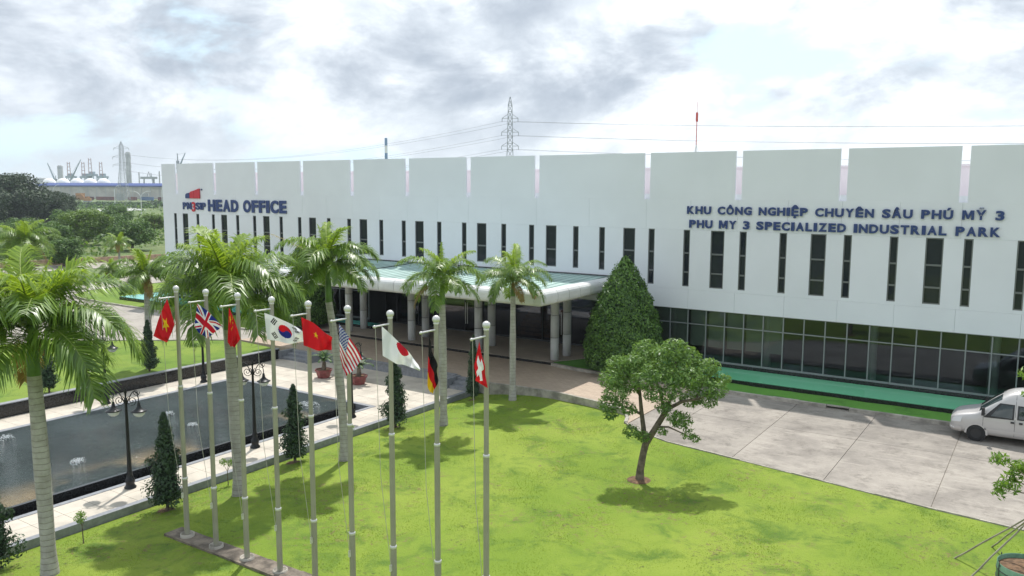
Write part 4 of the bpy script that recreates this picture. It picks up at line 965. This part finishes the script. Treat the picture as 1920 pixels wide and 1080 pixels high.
def zpatch(name, m_, quad, side, off=.01, n=8):      # quad: lower-left, lower-right, upper-right, upper-left in (x, z)
    V = []; F = []
    for i in range(n+1):
        for j in range(n+1):
            u, v = i/n, j/n; x = (1-v)*((1-u)*quad[0][0]+u*quad[1][0])+v*((1-u)*quad[3][0]+u*quad[2][0]); z = (1-v)*((1-u)*quad[0][1]+u*quad[1][1])+v*((1-u)*quad[3][1]+u*quad[2][1])
            V.append((x, side*(yat(x,z)+off), z+off*.2))
    for i in range(n):
        for j in range(n):
            a = i*(n+1)+j; q = (a, a+n+1, a+n+2, a+1); F.append(q if side < 0 else q[::-1])
    b = MB(); b.add(V, F); return b.build(name, m_, van, True)
for s in (-1,1):
    vpatch('windscreen', VGL, 1.06, 1.86, 8.05, 11, s, .006, 8, 8)
    zpatch('window_trim', VBLK, [(1.22,1.08),(2.33,1.12),(2.33,1.74),(1.80,1.74)], s, .006); zpatch('door_window', VGL, [(1.48,1.17),(2.27,1.17),(2.27,1.69),(1.86,1.69)], s, .012)
    zpatch('window_trim', VBLK, [(2.44,1.14),(5.22,1.14),(5.22,1.72),(2.44,1.72)], s, .006); zpatch('side_window', VGL, [(2.50,1.19),(3.76,1.19),(3.76,1.67),(2.50,1.67)], s, .012); zpatch('side_window', VGL, [(3.84,1.19),(5.16,1.19),(5.16,1.67),(3.84,1.67)], s, .012)
    vpatch('door_seam', VBLK, 2.365, 2.378, 1.6, 8.0, s, .006, 1, 8); vpatch('door_seam', VBLK, 1.22, 1.232, 2.2, 4.9, s, .006, 1, 6); vpatch('door_seam', VBLK, 3.83, 3.842, 1.6, 7.9, s, .006, 1, 8)
    vpatch('side_moulding', VANP, 1.3, 4.2, 3.15, 3.4, s, .022, 10, 2)
    vpatch('headlamp', LENS, .04, .40, 4.0, 4.98, s, .012, 6, 4, .06); vpatch('bumper', VANP, .0, .45, 1.2, 3.2, s, .03, 6, 4); vpatch('fog_lamp', LENS, .06, .18, 2.35, 2.75, s, .04, 3, 2)
    for xx in (2.22, 2.52): blk('door_handle', VBLK, xx, xx+.13, s*1.0-.02, s*1.0+.02, .98, 1.05, van)
    # mirror
    b = MB(); b.tube([(1.28,s*.92,1.22),(1.22,s*1.06,1.30)], .03, 6); b.box(1.16,1.28,s*1.13-.09,s*1.13+.09,1.20,1.52); mo = b.build('wing_mirror', VBLK, van)
    for xw in (1.0, 4.72):
        b = MB(); b.lathe([(.20,-.10),(.30,-.11),(.345,-.07),(.352,0),(.345,.07),(.30,.11),(.20,.10)], 28, axis='y'); wt = b.build('tyre', TYRE, van, True, loc=(xw,s*.895,.352))
        b = MB(); b.lathe([(.001,s*.03),(.06,s*.05),(.08,s*.03),(.15,s*.02),(.19,s*.07),(.205,s*.09),(.205,-s*.09)], 24, axis='y'); b.build('rim', HUB, wt, True)
        b = MB(); n_ = 20; V = []; F = []
        for k in range(n_+1):
            a = PI*k/n_*1.06-.1
            for r_ in (.36,.43): V.append((xw-math.cos(a)*r_, s*.972, .352+math.sin(a)*r_))
        for k in range(n_): F.append((2*k,2*k+1,2*k+3,2*k+2) if s > 0 else (2*k+2,2*k+3,2*k+1,2*k))
        b.add(V,F); ar = b.build('arch_lip', VANP, van); md = ar.modifiers.new('t','SOLIDIFY'); md.thickness = .03; md.offset = 0
        b = MB(); b.lathe([(.0,0),(.385,0)], 28, axis='y'); b.build('wheel_well', VBLK, van, loc=(xw, s*.968, .37))
b = MB(); b.box(-.02,.06,-.5,.5,.62,.80); b.build('grille', VBLK, van)
b = MB(); b.box(.3,5.3,-.85,.85,.36,.42); b.build('floor_pan', VBLK, van)

# ------------------------------------------------------------------ staked young tree in a round green planter, bottom right
px_, py_ = 59.50, -18.27; pz = -.04
GRN = mat('green_planter_sheet', (.10,.22,.13), .5, var=(4,.2))
t = thing('round_planter', 'round green sheet-metal planter ring at the lower right corner', 'planter', (px_,py_,pz))
b = MB(); b.lathe([(.66,0),(.67,.0),(.67,.62),(.655,.62),(.655,.2)], 40); b.build('ring', GRN, t, True)
for z in (.22,.44):
    b = MB(); b.lathe([(.671,z),(.684,z+.004),(.684,z+.02),(.671,z+.024)], 40); b.build('hoop', DARKMETAL, t, True)
for k in range(6):
    a = k*PI/3+.5; b = MB(); b.tube([(.69*math.cos(a),.69*math.sin(a),-.05),(.69*math.cos(a),.69*math.sin(a),.66)], .014, 5); b.build('peg', DARKMETAL, t)
b = MB(); b.lathe([(.0,.60),(.3,.57),(.655,.50)], 30); b.build('soil', SOIL, t, True)
t = thing('young_tree', 'young leafy tree in the green planter, branches entering from the right edge', 'tree', (px_+.12,py_+.06,pz+.5))
YB = [([(0,0,0),(.02,.02,1.2),(.05,.05,2.4),(.06,.1,3.6),(.05,.1,4.7)],[.055,.05,.04,.03,.012])]
tips = []
for rr_, z0, z1, f_ in ((-1.08,2.1,2.8,-.1),(-1.16,1.9,2.15,-.2),(-.8,2.0,2.3,.1),(-.5,2.2,2.55,.2),(-.42,3.2,3.6,-.1),(-.50,3.9,4.3,.1),(-.68,4.2,4.85,0),(-.4,4.3,4.7,.2),(.7,2.6,3.0,.1),(.8,3.2,3.7,-.2),(.4,3.9,4.5,0),(.1,2.2,2.7,-.8),(.2,3.0,3.5,.8),(.6,1.9,2.2,.3),(-.2,4.4,4.9,0)):
    q = rx*rr_+fx*f_; a = Vector((.05,.06,z0)); c = Vector((q.x+.05,q.y+.06,z1)); mid = a.lerp(c,.5)+Vector((0,0,-.06))
    YB.append(([a,mid,c],[.02,.014,.006])); tips += [c, a.lerp(c,.72), c+Vector((g.normal(0,.12),g.normal(0,.12),-.12))]
branchy(YB, 7).build('trunk', BARK, t, True)
ob('crown', clumps([tuple(q) for q in tips], [.15]*len(tips), 520, 21, .075, .30, YOUNG, flat=1., up=.1), t)
STK = mat('bamboo_stake', (.33,.30,.24), .7, var=(3,.3))
for (bx,by), lab in (((57.82,-17.3),'leftmost weathered bamboo stake propping the young tree'),((58.6,-15.95),'rear weathered bamboo stake propping the young tree'),((58.24,-18.44),'near pale bamboo stake propping the young tree')):
    top = Vector((px_+.08, py_+.06, pz+1.95)); a = Vector((bx,by,-.1)); b = MB(); pts = [a.lerp(top,k/6*1.04)+Vector((math.sin(k*2.1)*.012,math.cos(k*1.7)*.012,0)) for k in range(7)]
    b.tube(pts, [.024,.024,.023,.022,.021,.02,.018], 7); o = b.build('support_stake', STK); tag(o, lab, 'stake', 'stakes of the young tree')

# ------------------------------------------------------------------ trees and scrub behind the left drive
def scrub_mesh(R, H, nc, per, seed, lsz, m_, trunk=.35):
    g = random.Random(seed); C_ = []; R_ = []
    for k in range(nc):
        a = g.uniform(0,6.28); s = math.sqrt(g.uniform(0,1)); z = H*(trunk+(1-trunk)*g.uniform(.05,.88))
        env = math.sin(PI*min(1,max(.12,(z/H-trunk*.6)/(1.02-trunk*.6))))**.55
        C_.append((R*.85*s*env*math.cos(a), R*.85*s*env*math.sin(a), z)); R_.append(R*g.uniform(.22,.36))
    crown = clumps(C_, R_, per*.25/(R*R*.09)*1.0, seed, lsz, .55, m_, flat=.7, up=.5)
    b = MB(); b.tube([(0,0,-.2),(.05*R,0,H*.3),(0,.05*R,H*.75)], [.045*H,.035*H,.012*H], 7)
    for k in range(5):
        a = k*1.3; b.tube([(0,0,H*.28),(R*.35*math.cos(a),R*.35*math.sin(a),H*.52),(R*.6*math.cos(a),R*.6*math.sin(a),H*.66)], [.025*H,.016*H,.006*H], 5)
    return crown, b.mesh('trunk', BARK)
SC = [scrub_mesh(3.2,4.8,46,150,31,.15,BGL,.25), scrub_mesh(3.4,5.2,52,150,32,.16,BGL2,.25), scrub_mesh(3.0,4.4,42,150,33,.15,BGL,.2), scrub_mesh(2.4,4.2,36,150,35,.14,BGL2,.3)]
DK = scrub_mesh(10,14,95,230,34,.34,BGD,.08); YL = scrub_mesh(1.0,3.6,16,120,36,.12,YELL,.4)
BT = [(-63.2,18.0,1.15,0,'broad green tree behind the far palm at the left edge'),(-76.6,33.2,1.35,1,'flat-topped light green tree in the middle of the scrub'),(-41.8,11.5,1.0,2,'rounded green tree just behind the far road, left of the drive bend'),(-59.3,31.2,1.2,0,'rounded green tree left of the building corner'),
      (-96.4,58.6,1.3,3,'small tree touching the building corner, deep in the scrub'),(-49,6.5,.85,2,'low dark green tree at the left frame edge by the road'),
      (-70,24,1.2,2,'wide green tree left of the scrub clearing'),(-56,17,1.0,3,'light green tree standing in front of the wide scrub tree'),(-88,45,1.2,0,'green tree behind the pale clearing'),(-110,48,1.4,2,'green tree in the rear of the scrub'),
      (-105,75,1.3,1,'light green tree in the rear near the building corner'),(-72,14,1.1,0,'green tree at the left frame edge behind the road'),(-58,8,1.0,1,'light green bush-like tree at the left frame edge'),(-130,70,1.4,0,'green tree far back before the road lamps'),(-90,30,1.2,2,'green tree left of the flat-topped one')]
for i, (x,y,s,k,lab) in enumerate(BT):
    t = thing('scrub_tree', lab, 'tree', (x,y,-.25), i*1.3, 'scrub trees beyond the left drive'); t.scale = (s*.95,s*.95,s*.84)
    ob('crown', SC[k][0], t); ob('trunk', SC[k][1], t)
for x, y, s, lab in ((-174,66,1.0,'big dark tree clump at the left frame edge'),(-160,52,.8,'dark tree in front of the big dark clump, cut by the frame'),(-192,88,.62,'smaller dark tree right of the big dark clump'),(-178,78,.66,'dark tree joining the big clump to the smaller one')):
    t = thing('dark_tree', lab, 'tree', (x,y,-.3), s*7, 'dark trees at the left edge'); t.scale = (s,s,s*.95)
    ob('crown', DK[0], t); ob('trunk', DK[1], t)
# low scrub: uncountable ground cover
g2 = np.random.default_rng(77); n = 42000
d = g2.uniform(0,1,n); dist = 62+360*d**2.2; az = g2.uniform(rad(32),rad(70),n); P = np.stack([59.5-np.sin(az)*dist, -40.7+np.cos(az)*dist, -.2+0*az],1)
den = np.sin(P[:,0]*.11+1)*np.sin(P[:,1]*.13)+.4*np.sin(P[:,0]*.31+P[:,1]*.27)
onroad = (np.abs((P[:,0]+47-(P[:,1])*.23))<14)&(P[:,0]>-50)
keep = (den > -.05)&(P[:,0] < -29)&~onroad; P = P[keep]; dist = dist[keep]; n = len(P)
P[:,2] += g2.uniform(0,1.3,n)**1.5*np.clip(dist/110,.5,1.2)
struct(ob('low_scrub', leaves('low_scrub', P, g2.normal(0,.5,(n,3))+np.array([0,0,.7]), g2.uniform(.12,.32,n)*np.clip(dist/100,.7,2.2), .6, [BGL,BGL2], 78, g2.integers(0,2,n))), 'stuff')
# far wood line
n = 16000; az = g2.uniform(rad(20),rad(75),n); dist = 420+g2.uniform(0,160,n); hh = 1.2+1.6*np.sin(az*40)+1.2*np.sin(az*91)
P = np.stack([59.5-np.sin(az)*dist, -40.7+np.cos(az)*dist, -.2+np.maximum(.3,hh)*g2.uniform(0,1,n)**.8*.55],1)
struct(ob('far_wood', leaves('far_wood', P, g2.normal(0,.6,(n,3))+np.array([0,0,.5]), g2.uniform(.6,1.5,n), .7, [BGL,BGD], 79, g2.integers(0,2,n))), 'stuff')
PALE = mat('pale_concrete_far', (.50,.50,.49), .9, var=(.1,.2))
b = MB(); b.poly([(-262,140),(-300,160),(-312,186),(-270,166)], -.2, -.1); b.poly([(-100,44),(-112,50),(-106,58),(-93,52)], -.2, -.12); struct(b.build('pale_clearing', PALE))

# ------------------------------------------------------------------ port and industry on the skyline
HZB = mat('far_blue_sheet', (.05,.08,.24), .9, spec=.1); HZW = mat('far_pale_wall', (.50,.47,.43), .8, var=(.15,.2)); DOME = mat('far_white_dome', (.80,.80,.80), .5); FSTEEL = mat('far_steel', (.33,.36,.38), .7, .2); FTEAL = mat('far_teal_sheet', (.26,.42,.40), .7, var=(.2,.2)); FRED = mat('far_red_steel', (.20,.07,.055), .8, var=(.2,.5)); FPINK = mat('far_faded_red', (.42,.28,.27), .8); FBLUE = mat('far_blue_steel', (.08,.16,.32), .7); FCRANE = mat('far_crane_blue', (.30,.38,.43), .8); ORANGE = mat('far_orange', (.40,.20,.07), .8); FGREY = mat('far_grey_silo', (.42,.43,.43), .8, var=(.1,.2)); WPOLE = mat('far_white_pole', (.72,.73,.73), .6)
ux = Vector((.832,.554,0)); uy = Vector((-.554,.832,0))     # along / into the picture
AZ = math.atan2(ux.y, ux.x)
t = thing('warehouse', 'very long pale warehouse with a blue sheet roof on the skyline', 'building', (-625,349.6,0), AZ)
b = MB(); b.box(-62,140,0,55,0,10.8); b.build('wall', HZW, t)
b = MB(); b.add([(-64,-1,10.9),(142,-1,10.9),(142,28,13.4),(-64,28,13.4),(-64,57,10.9),(142,57,10.9)], [(0,1,2,3),(3,2,5,4)]); b.box(-64,142,-1.2,-.9,10.2,11.2); b.build('roof', HZB, t)
for k in range(26):
    b = MB(); b.box(-60+k*7.7,-59.6+k*7.7,-.35,-.05,0,10.2); b.build('wall_rib', FGREY, t)
for i, (x, y) in enumerate(((-725.9,355.1),(-715.1,362.3),(-704.3,369.5),(-694,376.5),(-683.6,383.4))):
    t = thing('storage_dome', f'{ORD[i]} white storage dome from the left behind the blue-roofed warehouse', 'storage tank', (x,y,0), AZ, 'white storage domes')
    b = MB(); b.lathe([(6.4,0),(6.4,11)], 24); b.build('tank_wall', HZW, t, True)
    b = MB(); b.lathe([(6.6*math.cos(a), 11+7*math.sin(a)) for a in np.linspace(0,PI/2,9)], 24); b.build('dome_roof', DOME, t, True)
def lattice_box(b, w0, w1, z0, z1, n, r, mi=0):
    """tapered square lattice between two heights"""
    c = lambda s, k: Vector(((w0+(w1-w0)*s)/2*(1 if k in (0,3) else -1), (w0+(w1-w0)*s)/2*(1 if k in (0,1) else -1), z0+(z1-z0)*s))
    for k in range(4): b.tube([c(0,k), c(1,k)], r, 4, mi)
    for i in range(n):
        for k in range(4):
            b.tube([c(i/n,k), c((i+1)/n,(k+1)%4)], r*.6, 3, mi); b.tube([c(i/n,(k+1)%4), c((i+1)/n,k)], r*.6, 3, mi); b.tube([c((i+1)/n,k), c((i+1)/n,(k+1)%4)], r*.6, 3, mi)
def pylon(label, x, y, H, wb, arms, az, r):
    t = thing('power_pylon', label, 'power pylon', (x,y,-.2), az, 'lattice power pylons')
    b = MB(); lattice_box(b, wb, wb*.42, 0, H*.55, 7, r); lattice_box(b, wb*.42, wb*.30, H*.55, H*.93, 7, r*.9); lattice_box(b, wb*.30, .2, H*.93, H, 2, r*.8); b.build('lattice_mast', FSTEEL, t)
    for z, l in arms:
        for s in (-1,1):
            b = MB(); b.tube([(s*wb*.17,0,z),(s*l,0,z)], r*.8, 4); b.tube([(s*wb*.17,0,z+1.6),(s*l,0,z)], r*.7, 4); b.tube([(s*l,0,z),(s*l,0,z-1.5)], r*.9, 5)
            b.build('cross_arm', FSTEEL, t)
    return t
pylon('lattice power pylon above the port skyline left of the building', -477,279.2,41,7.,[(36.5,5),(30.5,6),(25,6)],AZ+.1,.14)
pylon('tall lattice power pylon rising behind the middle of the building', -126.2,235.2,46.4,5.2,[(38,3.2),(32.5,3.4),(27,3.4)],AZ,.13)
P2_ = Vector((-126.2,235.2,0))
WIRE = mat('power_cable', (.10,.10,.11), .6)
k = 0
for z in (36.5,31,25.5):
    for s in (-1,1):
        for e, lab in ((Vector((420,330,0)),'right'),(Vector((-477,279,0)),'left')):
            a = P2_+ux*3.3*s; a.z = z; c = e+uy*3.5*s; c.z = z+(4 if lab == 'right' else -4); b = MB(); pts = []
            for q in range(25):
                f_ = q/24; p_ = a.lerp(c, f_); p_.z -= 9*4*f_*(1-f_); pts.append(p_)
            b.tube(pts, .035, 4); o = b.build('power_line', WIRE)
            tag(o, f"{('upper','middle','lower')[int((36.5-z)/5.5)]} {'near' if s < 0 else 'far'} power cable running {lab} from the tall pylon", 'cable', 'power cables'); k += 1
t = thing('radio_mast', 'thin guyed red and white mast behind the right part of the building', 'mast', (18.4,65.2,9.3-9.3), 0)
RW = [mat('mast_red',(.55,.08,.06),.6), mat('mast_white',(.5,.5,.5),.6)]
for k in range(6):
    b = MB(); b.tube([(0,0,3.1*k),(0,0,3.1*(k+1))], .06, 5); b.build('mast_section', RW[k%2 == 0], t)
b = MB(); b.box(-.12,.12,-.12,.12,18.6,19.8); b.tube([(0,0,18.6),(0,0,21.2)], .03, 4); b.build('antenna', RW[0], t)
for a in (.6,2.7,4.8):
    b = MB(); b.tube([(0,0,15.5),(6*math.cos(a),6*math.sin(a),0)], .012, 3); b.build('guy_wire', WIRE, t)
CHB = mat('chimney_blue', (.08,.22,.42), .7)
t = thing('chimney', 'blue and white banded chimney rising behind the roofline', 'chimney', (-525.8,598.1,0))
for k in range(8):
    b = MB(); b.lathe([(1.9-.06*k,k*7.7),(1.9-.06*(k+1),(k+1)*7.7)], 14); b.build('band', CHB if k%2 else DOME, t, True)
for x, y, h, r_, lab in ((-859.8,435.2,33.6,2.8,'tall grey silo left of the crane jib on the skyline'),(-796.9,477.3,48.6,2.7,'tall pale tower beside the left pylon'),(-787.6,483.5,26.5,.7,'thin grey stack right of the pale tower'),(-768.9,496,27.8,.7,'thin grey stack at the building corner'),(-880,425,20,7,'squat grey silo beside the dark trees')):
    t = thing('silo', lab, 'silo', (x,y,0)); b = MB(); b.lathe([(r_,0),(r_,h*.97),(r_*.6,h)], 16); b.build('shell', FGREY, t, True)
    b = MB(); b.lathe([(r_*1.04,h*.9),(r_*1.04,h*.92)], 16); b.build('ring_walk', FSTEEL, t)
# ship-to-shore cranes
def sts(label, x, y, H):
    t = thing('port_crane', label, 'port crane', (x,y,0), AZ, 'harbour cranes on the skyline')
    b = MB(); w_ = 7; zl = H*.52
    for s in (-1,1):
        for d_ in (0,9): b.tube([(s*w_*.62,d_,0),(s*w_*.45,d_,zl)], .65, 5)
        b.tube([(s*w_*.5,0,zl*.5),(s*w_*.5,9,zl*.5)], .5, 4)
    b.box(-w_*.62,w_*.62,-1,10,zl,zl+2.4); b.box(-w_*.55,w_*.55,-.5,.5,zl*.45,zl*.52); b.build('portal', FCRANE, t)
    b = MB(); 
    for s in (-1,1): b.tube([(s*w_*.28,0,zl+2),(s*w_*.2,0,H)], .45, 5)
    for k in range(4): b.box(-w_*.26,w_*.26,-.3,.3,zl+5+k*(H-zl-5)/3.4-.3,zl+5+k*(H-zl-5)/3.4+.3)
    b.build('apex_frame', FPINK, t)
    b = MB(); b.box(-2.5,2.5,2,7,zl+2.4,zl+5.5); b.build('machine_house', FCRANE, t)
for i, (x,y,h) in enumerate(((-953.2,494,40.3),(-938.4,503.8,40.3),(-931.3,508.6,45),(-920.4,515.9,40.4))): sts(f'{ORD[i]} ship-to-shore crane from the left above the white domes', x, y, h)
def jib(label, x, y, H, ang, ln, m_):
    t = thing('harbour_crane', label, 'harbour crane', (x,y,0), AZ)
    b = MB(); b.box(-3,3,-3,3,0,H*.35); b.tube([(0,0,H*.3),(0,0,H*.62)], 1.6, 8); b.build('tower', FSTEEL, t)
    tip = Vector((ln*math.cos(ang),0,H*.45+ln*math.sin(ang))); a = Vector((0,0,H*.45)); b = MB()
    for s in (-.8,.8): b.tube([a+Vector((0,s,0)),tip], .42, 4); b.tube([a+Vector((0,s,2)),tip], .35, 4)
    b.build('jib', m_, t); b = MB(); b.tube([(0,0,H*.72),tip], .12, 3); b.tube([(0,0,H*.6),(0,0,H*.74)], .5, 4); b.build('stay', FSTEEL, t)
jib('harbour crane with a jib leaning left over the dark trees', -864,432,30,rad(110),24,FCRANE)
jib('harbour crane with a long jib leaning right between the silo and domes', -852,440,28,rad(62),31,FCRANE)
jib('crane jib peeping over the left end of the parapet', -661,446.5,58,rad(66),19,FCRANE)
jib('small harbour crane right of the pale tower', -774,492,24,rad(100),15,FSTEEL)
t = thing('gantry_crane', 'low grey gantry crane at the building corner', 'gantry crane', (-778.7,489.5,0), AZ)
b = MB()
for s in (-6,6): b.tube([(s,0,0),(s*.9,0,20)], .8, 5)
b.box(-9,9,-1,1,19,21.5); b.build('portal', FSTEEL, t); b = MB(); b.tube([(-2,0,21),(0,0,27),(2,0,21)], .5, 4); b.build('apex_frame', FSTEEL, t)
# yard in front of the warehouse: containers, hoarding, street lamps, excavator
g = random.Random(8); CB = {}
for m_ in (FRED, FBLUE, ORANGE, FGREY): 
    b = MB(); b.box(-3,3,-1.2,1.2,0,2.6)
    for k in range(14): b.box(-2.9+k*.42,-2.7+k*.42,-1.26,-1.2,.15,2.45)
    CB[m_] = b.mesh('container', m_)
k = 0
ORD2 = ORD+['tenth','eleventh','twelfth','thirteenth','fourteenth','fifteenth','sixteenth','seventeenth','eighteenth','nineteenth','twentieth','twenty-first','twenty-second']
for i in range(22):
    f_ = i/21; p = Vector((-545,300,0))+ux*(-52+f_*150)+uy*g.uniform(-10,10)
    for lv_ in range(g.choice((1,1,2))):
        m_ = g.choice((FRED,FRED,FRED,FRED,FRED,FBLUE,ORANGE,FGREY)); o = ob('shipping_container', CB[m_], None, (p.x,p.y,lv_*2.65-.1), (0,0,AZ+g.uniform(-.1,.1)))
        c_ = {FRED.name:'rust-red',FBLUE.name:'blue',ORANGE.name:'orange',FGREY.name:'grey'}[m_.name]
        tag(o, f"{c_} shipping container {'on top' if lv_ else 'at foot'} of {ORD2[i]} stack from left in far yard", 'container', 'shipping containers in the far yard')
for x0, n_, lab in ((-50,8,'left'),(38,12,'right')):
    t = thing('site_hoarding', f'teal sheet hoarding at the {lab} of the far container yard', 'fence', (-486,273,0), AZ)
    for q in range(n_): b = MB(); b.box(x0+q*3.1,x0+q*3.1+3.0,-.1,.1,-.2,3.4); b.build('sheet', FTEAL, t)
for x, y, h, tw, lab in ((-222.7,134.2,8.4,True,'white twin-arm street lamp near the building corner'),(-395,190,11,False,'thin grey street lamp right of the dark trees'),(-380,216,11,False,'thin grey street lamp in the middle of the far yard'),(-360,232,11,False,'pale street lamp left of the twin-arm lamp'),(-430,196,9,True,'small twin street lamp by the excavator')):
    t = thing('street_lamp', lab, 'street lamp', (x,y,-.2), AZ); r_ = .12 if tw else .16; b = MB(); b.tube([(0,0,0),(0,0,h*.78)], [r_*1.3,r_], 6); b.build('pole', WPOLE, t)
    for s in ((-1,1) if tw else (1,)):
        b = MB(); b.tube([(0,0,h*.75),(s*.5,0,h*.86),(s*1.5,0,h*.96),(s*2.6,0,h)], r_*.8, 5); b.box(s*3.0-.7,s*3.0+.7,-.2,.2,h-.08,h+.12); b.build('lamp_arm', WPOLE, t)
t = thing('excavator', 'yellow excavator in the far container yard', 'excavator', (-470,250,0), AZ)
b = MB(); b.box(-2,2,-1.3,1.3,.8,2.6); b.box(-.4,1,-1,1,2.6,3.6); b.build('body', ORANGE, t); b = MB(); b.box(-2.2,2.2,-1.6,1.6,0,.8); b.build('tracks', FSTEEL, t)
b = MB(); b.tube([(-1.5,0,2),(-4,0,5.2),(-7,0,4.6),(-8,0,1.5)], [.4,.45,.35,.3], 5); b.build('boom', ORANGE, t)

# ------------------------------------------------------------------ air: pale haze over the whole place
b = MB(); b.box(-2600,1800,-1500,2600,-2.5,75); hz_ = bpy.data.materials.new('haze'); hz_.use_nodes = True; t_ = hz_.node_tree; t_.nodes.clear()
pv = t_.nodes.new('ShaderNodeVolumePrincipled'); pv.inputs['Color'].default_value = (.84,.93,1,1); pv.inputs['Density'].default_value = .00024; pv.inputs['Anisotropy'].default_value = .2
oo = t_.nodes.new('ShaderNodeOutputMaterial'); L(t_, pv.outputs[0], oo.inputs['Volume'])
struct(b.build('haze', hz_), 'stuff')
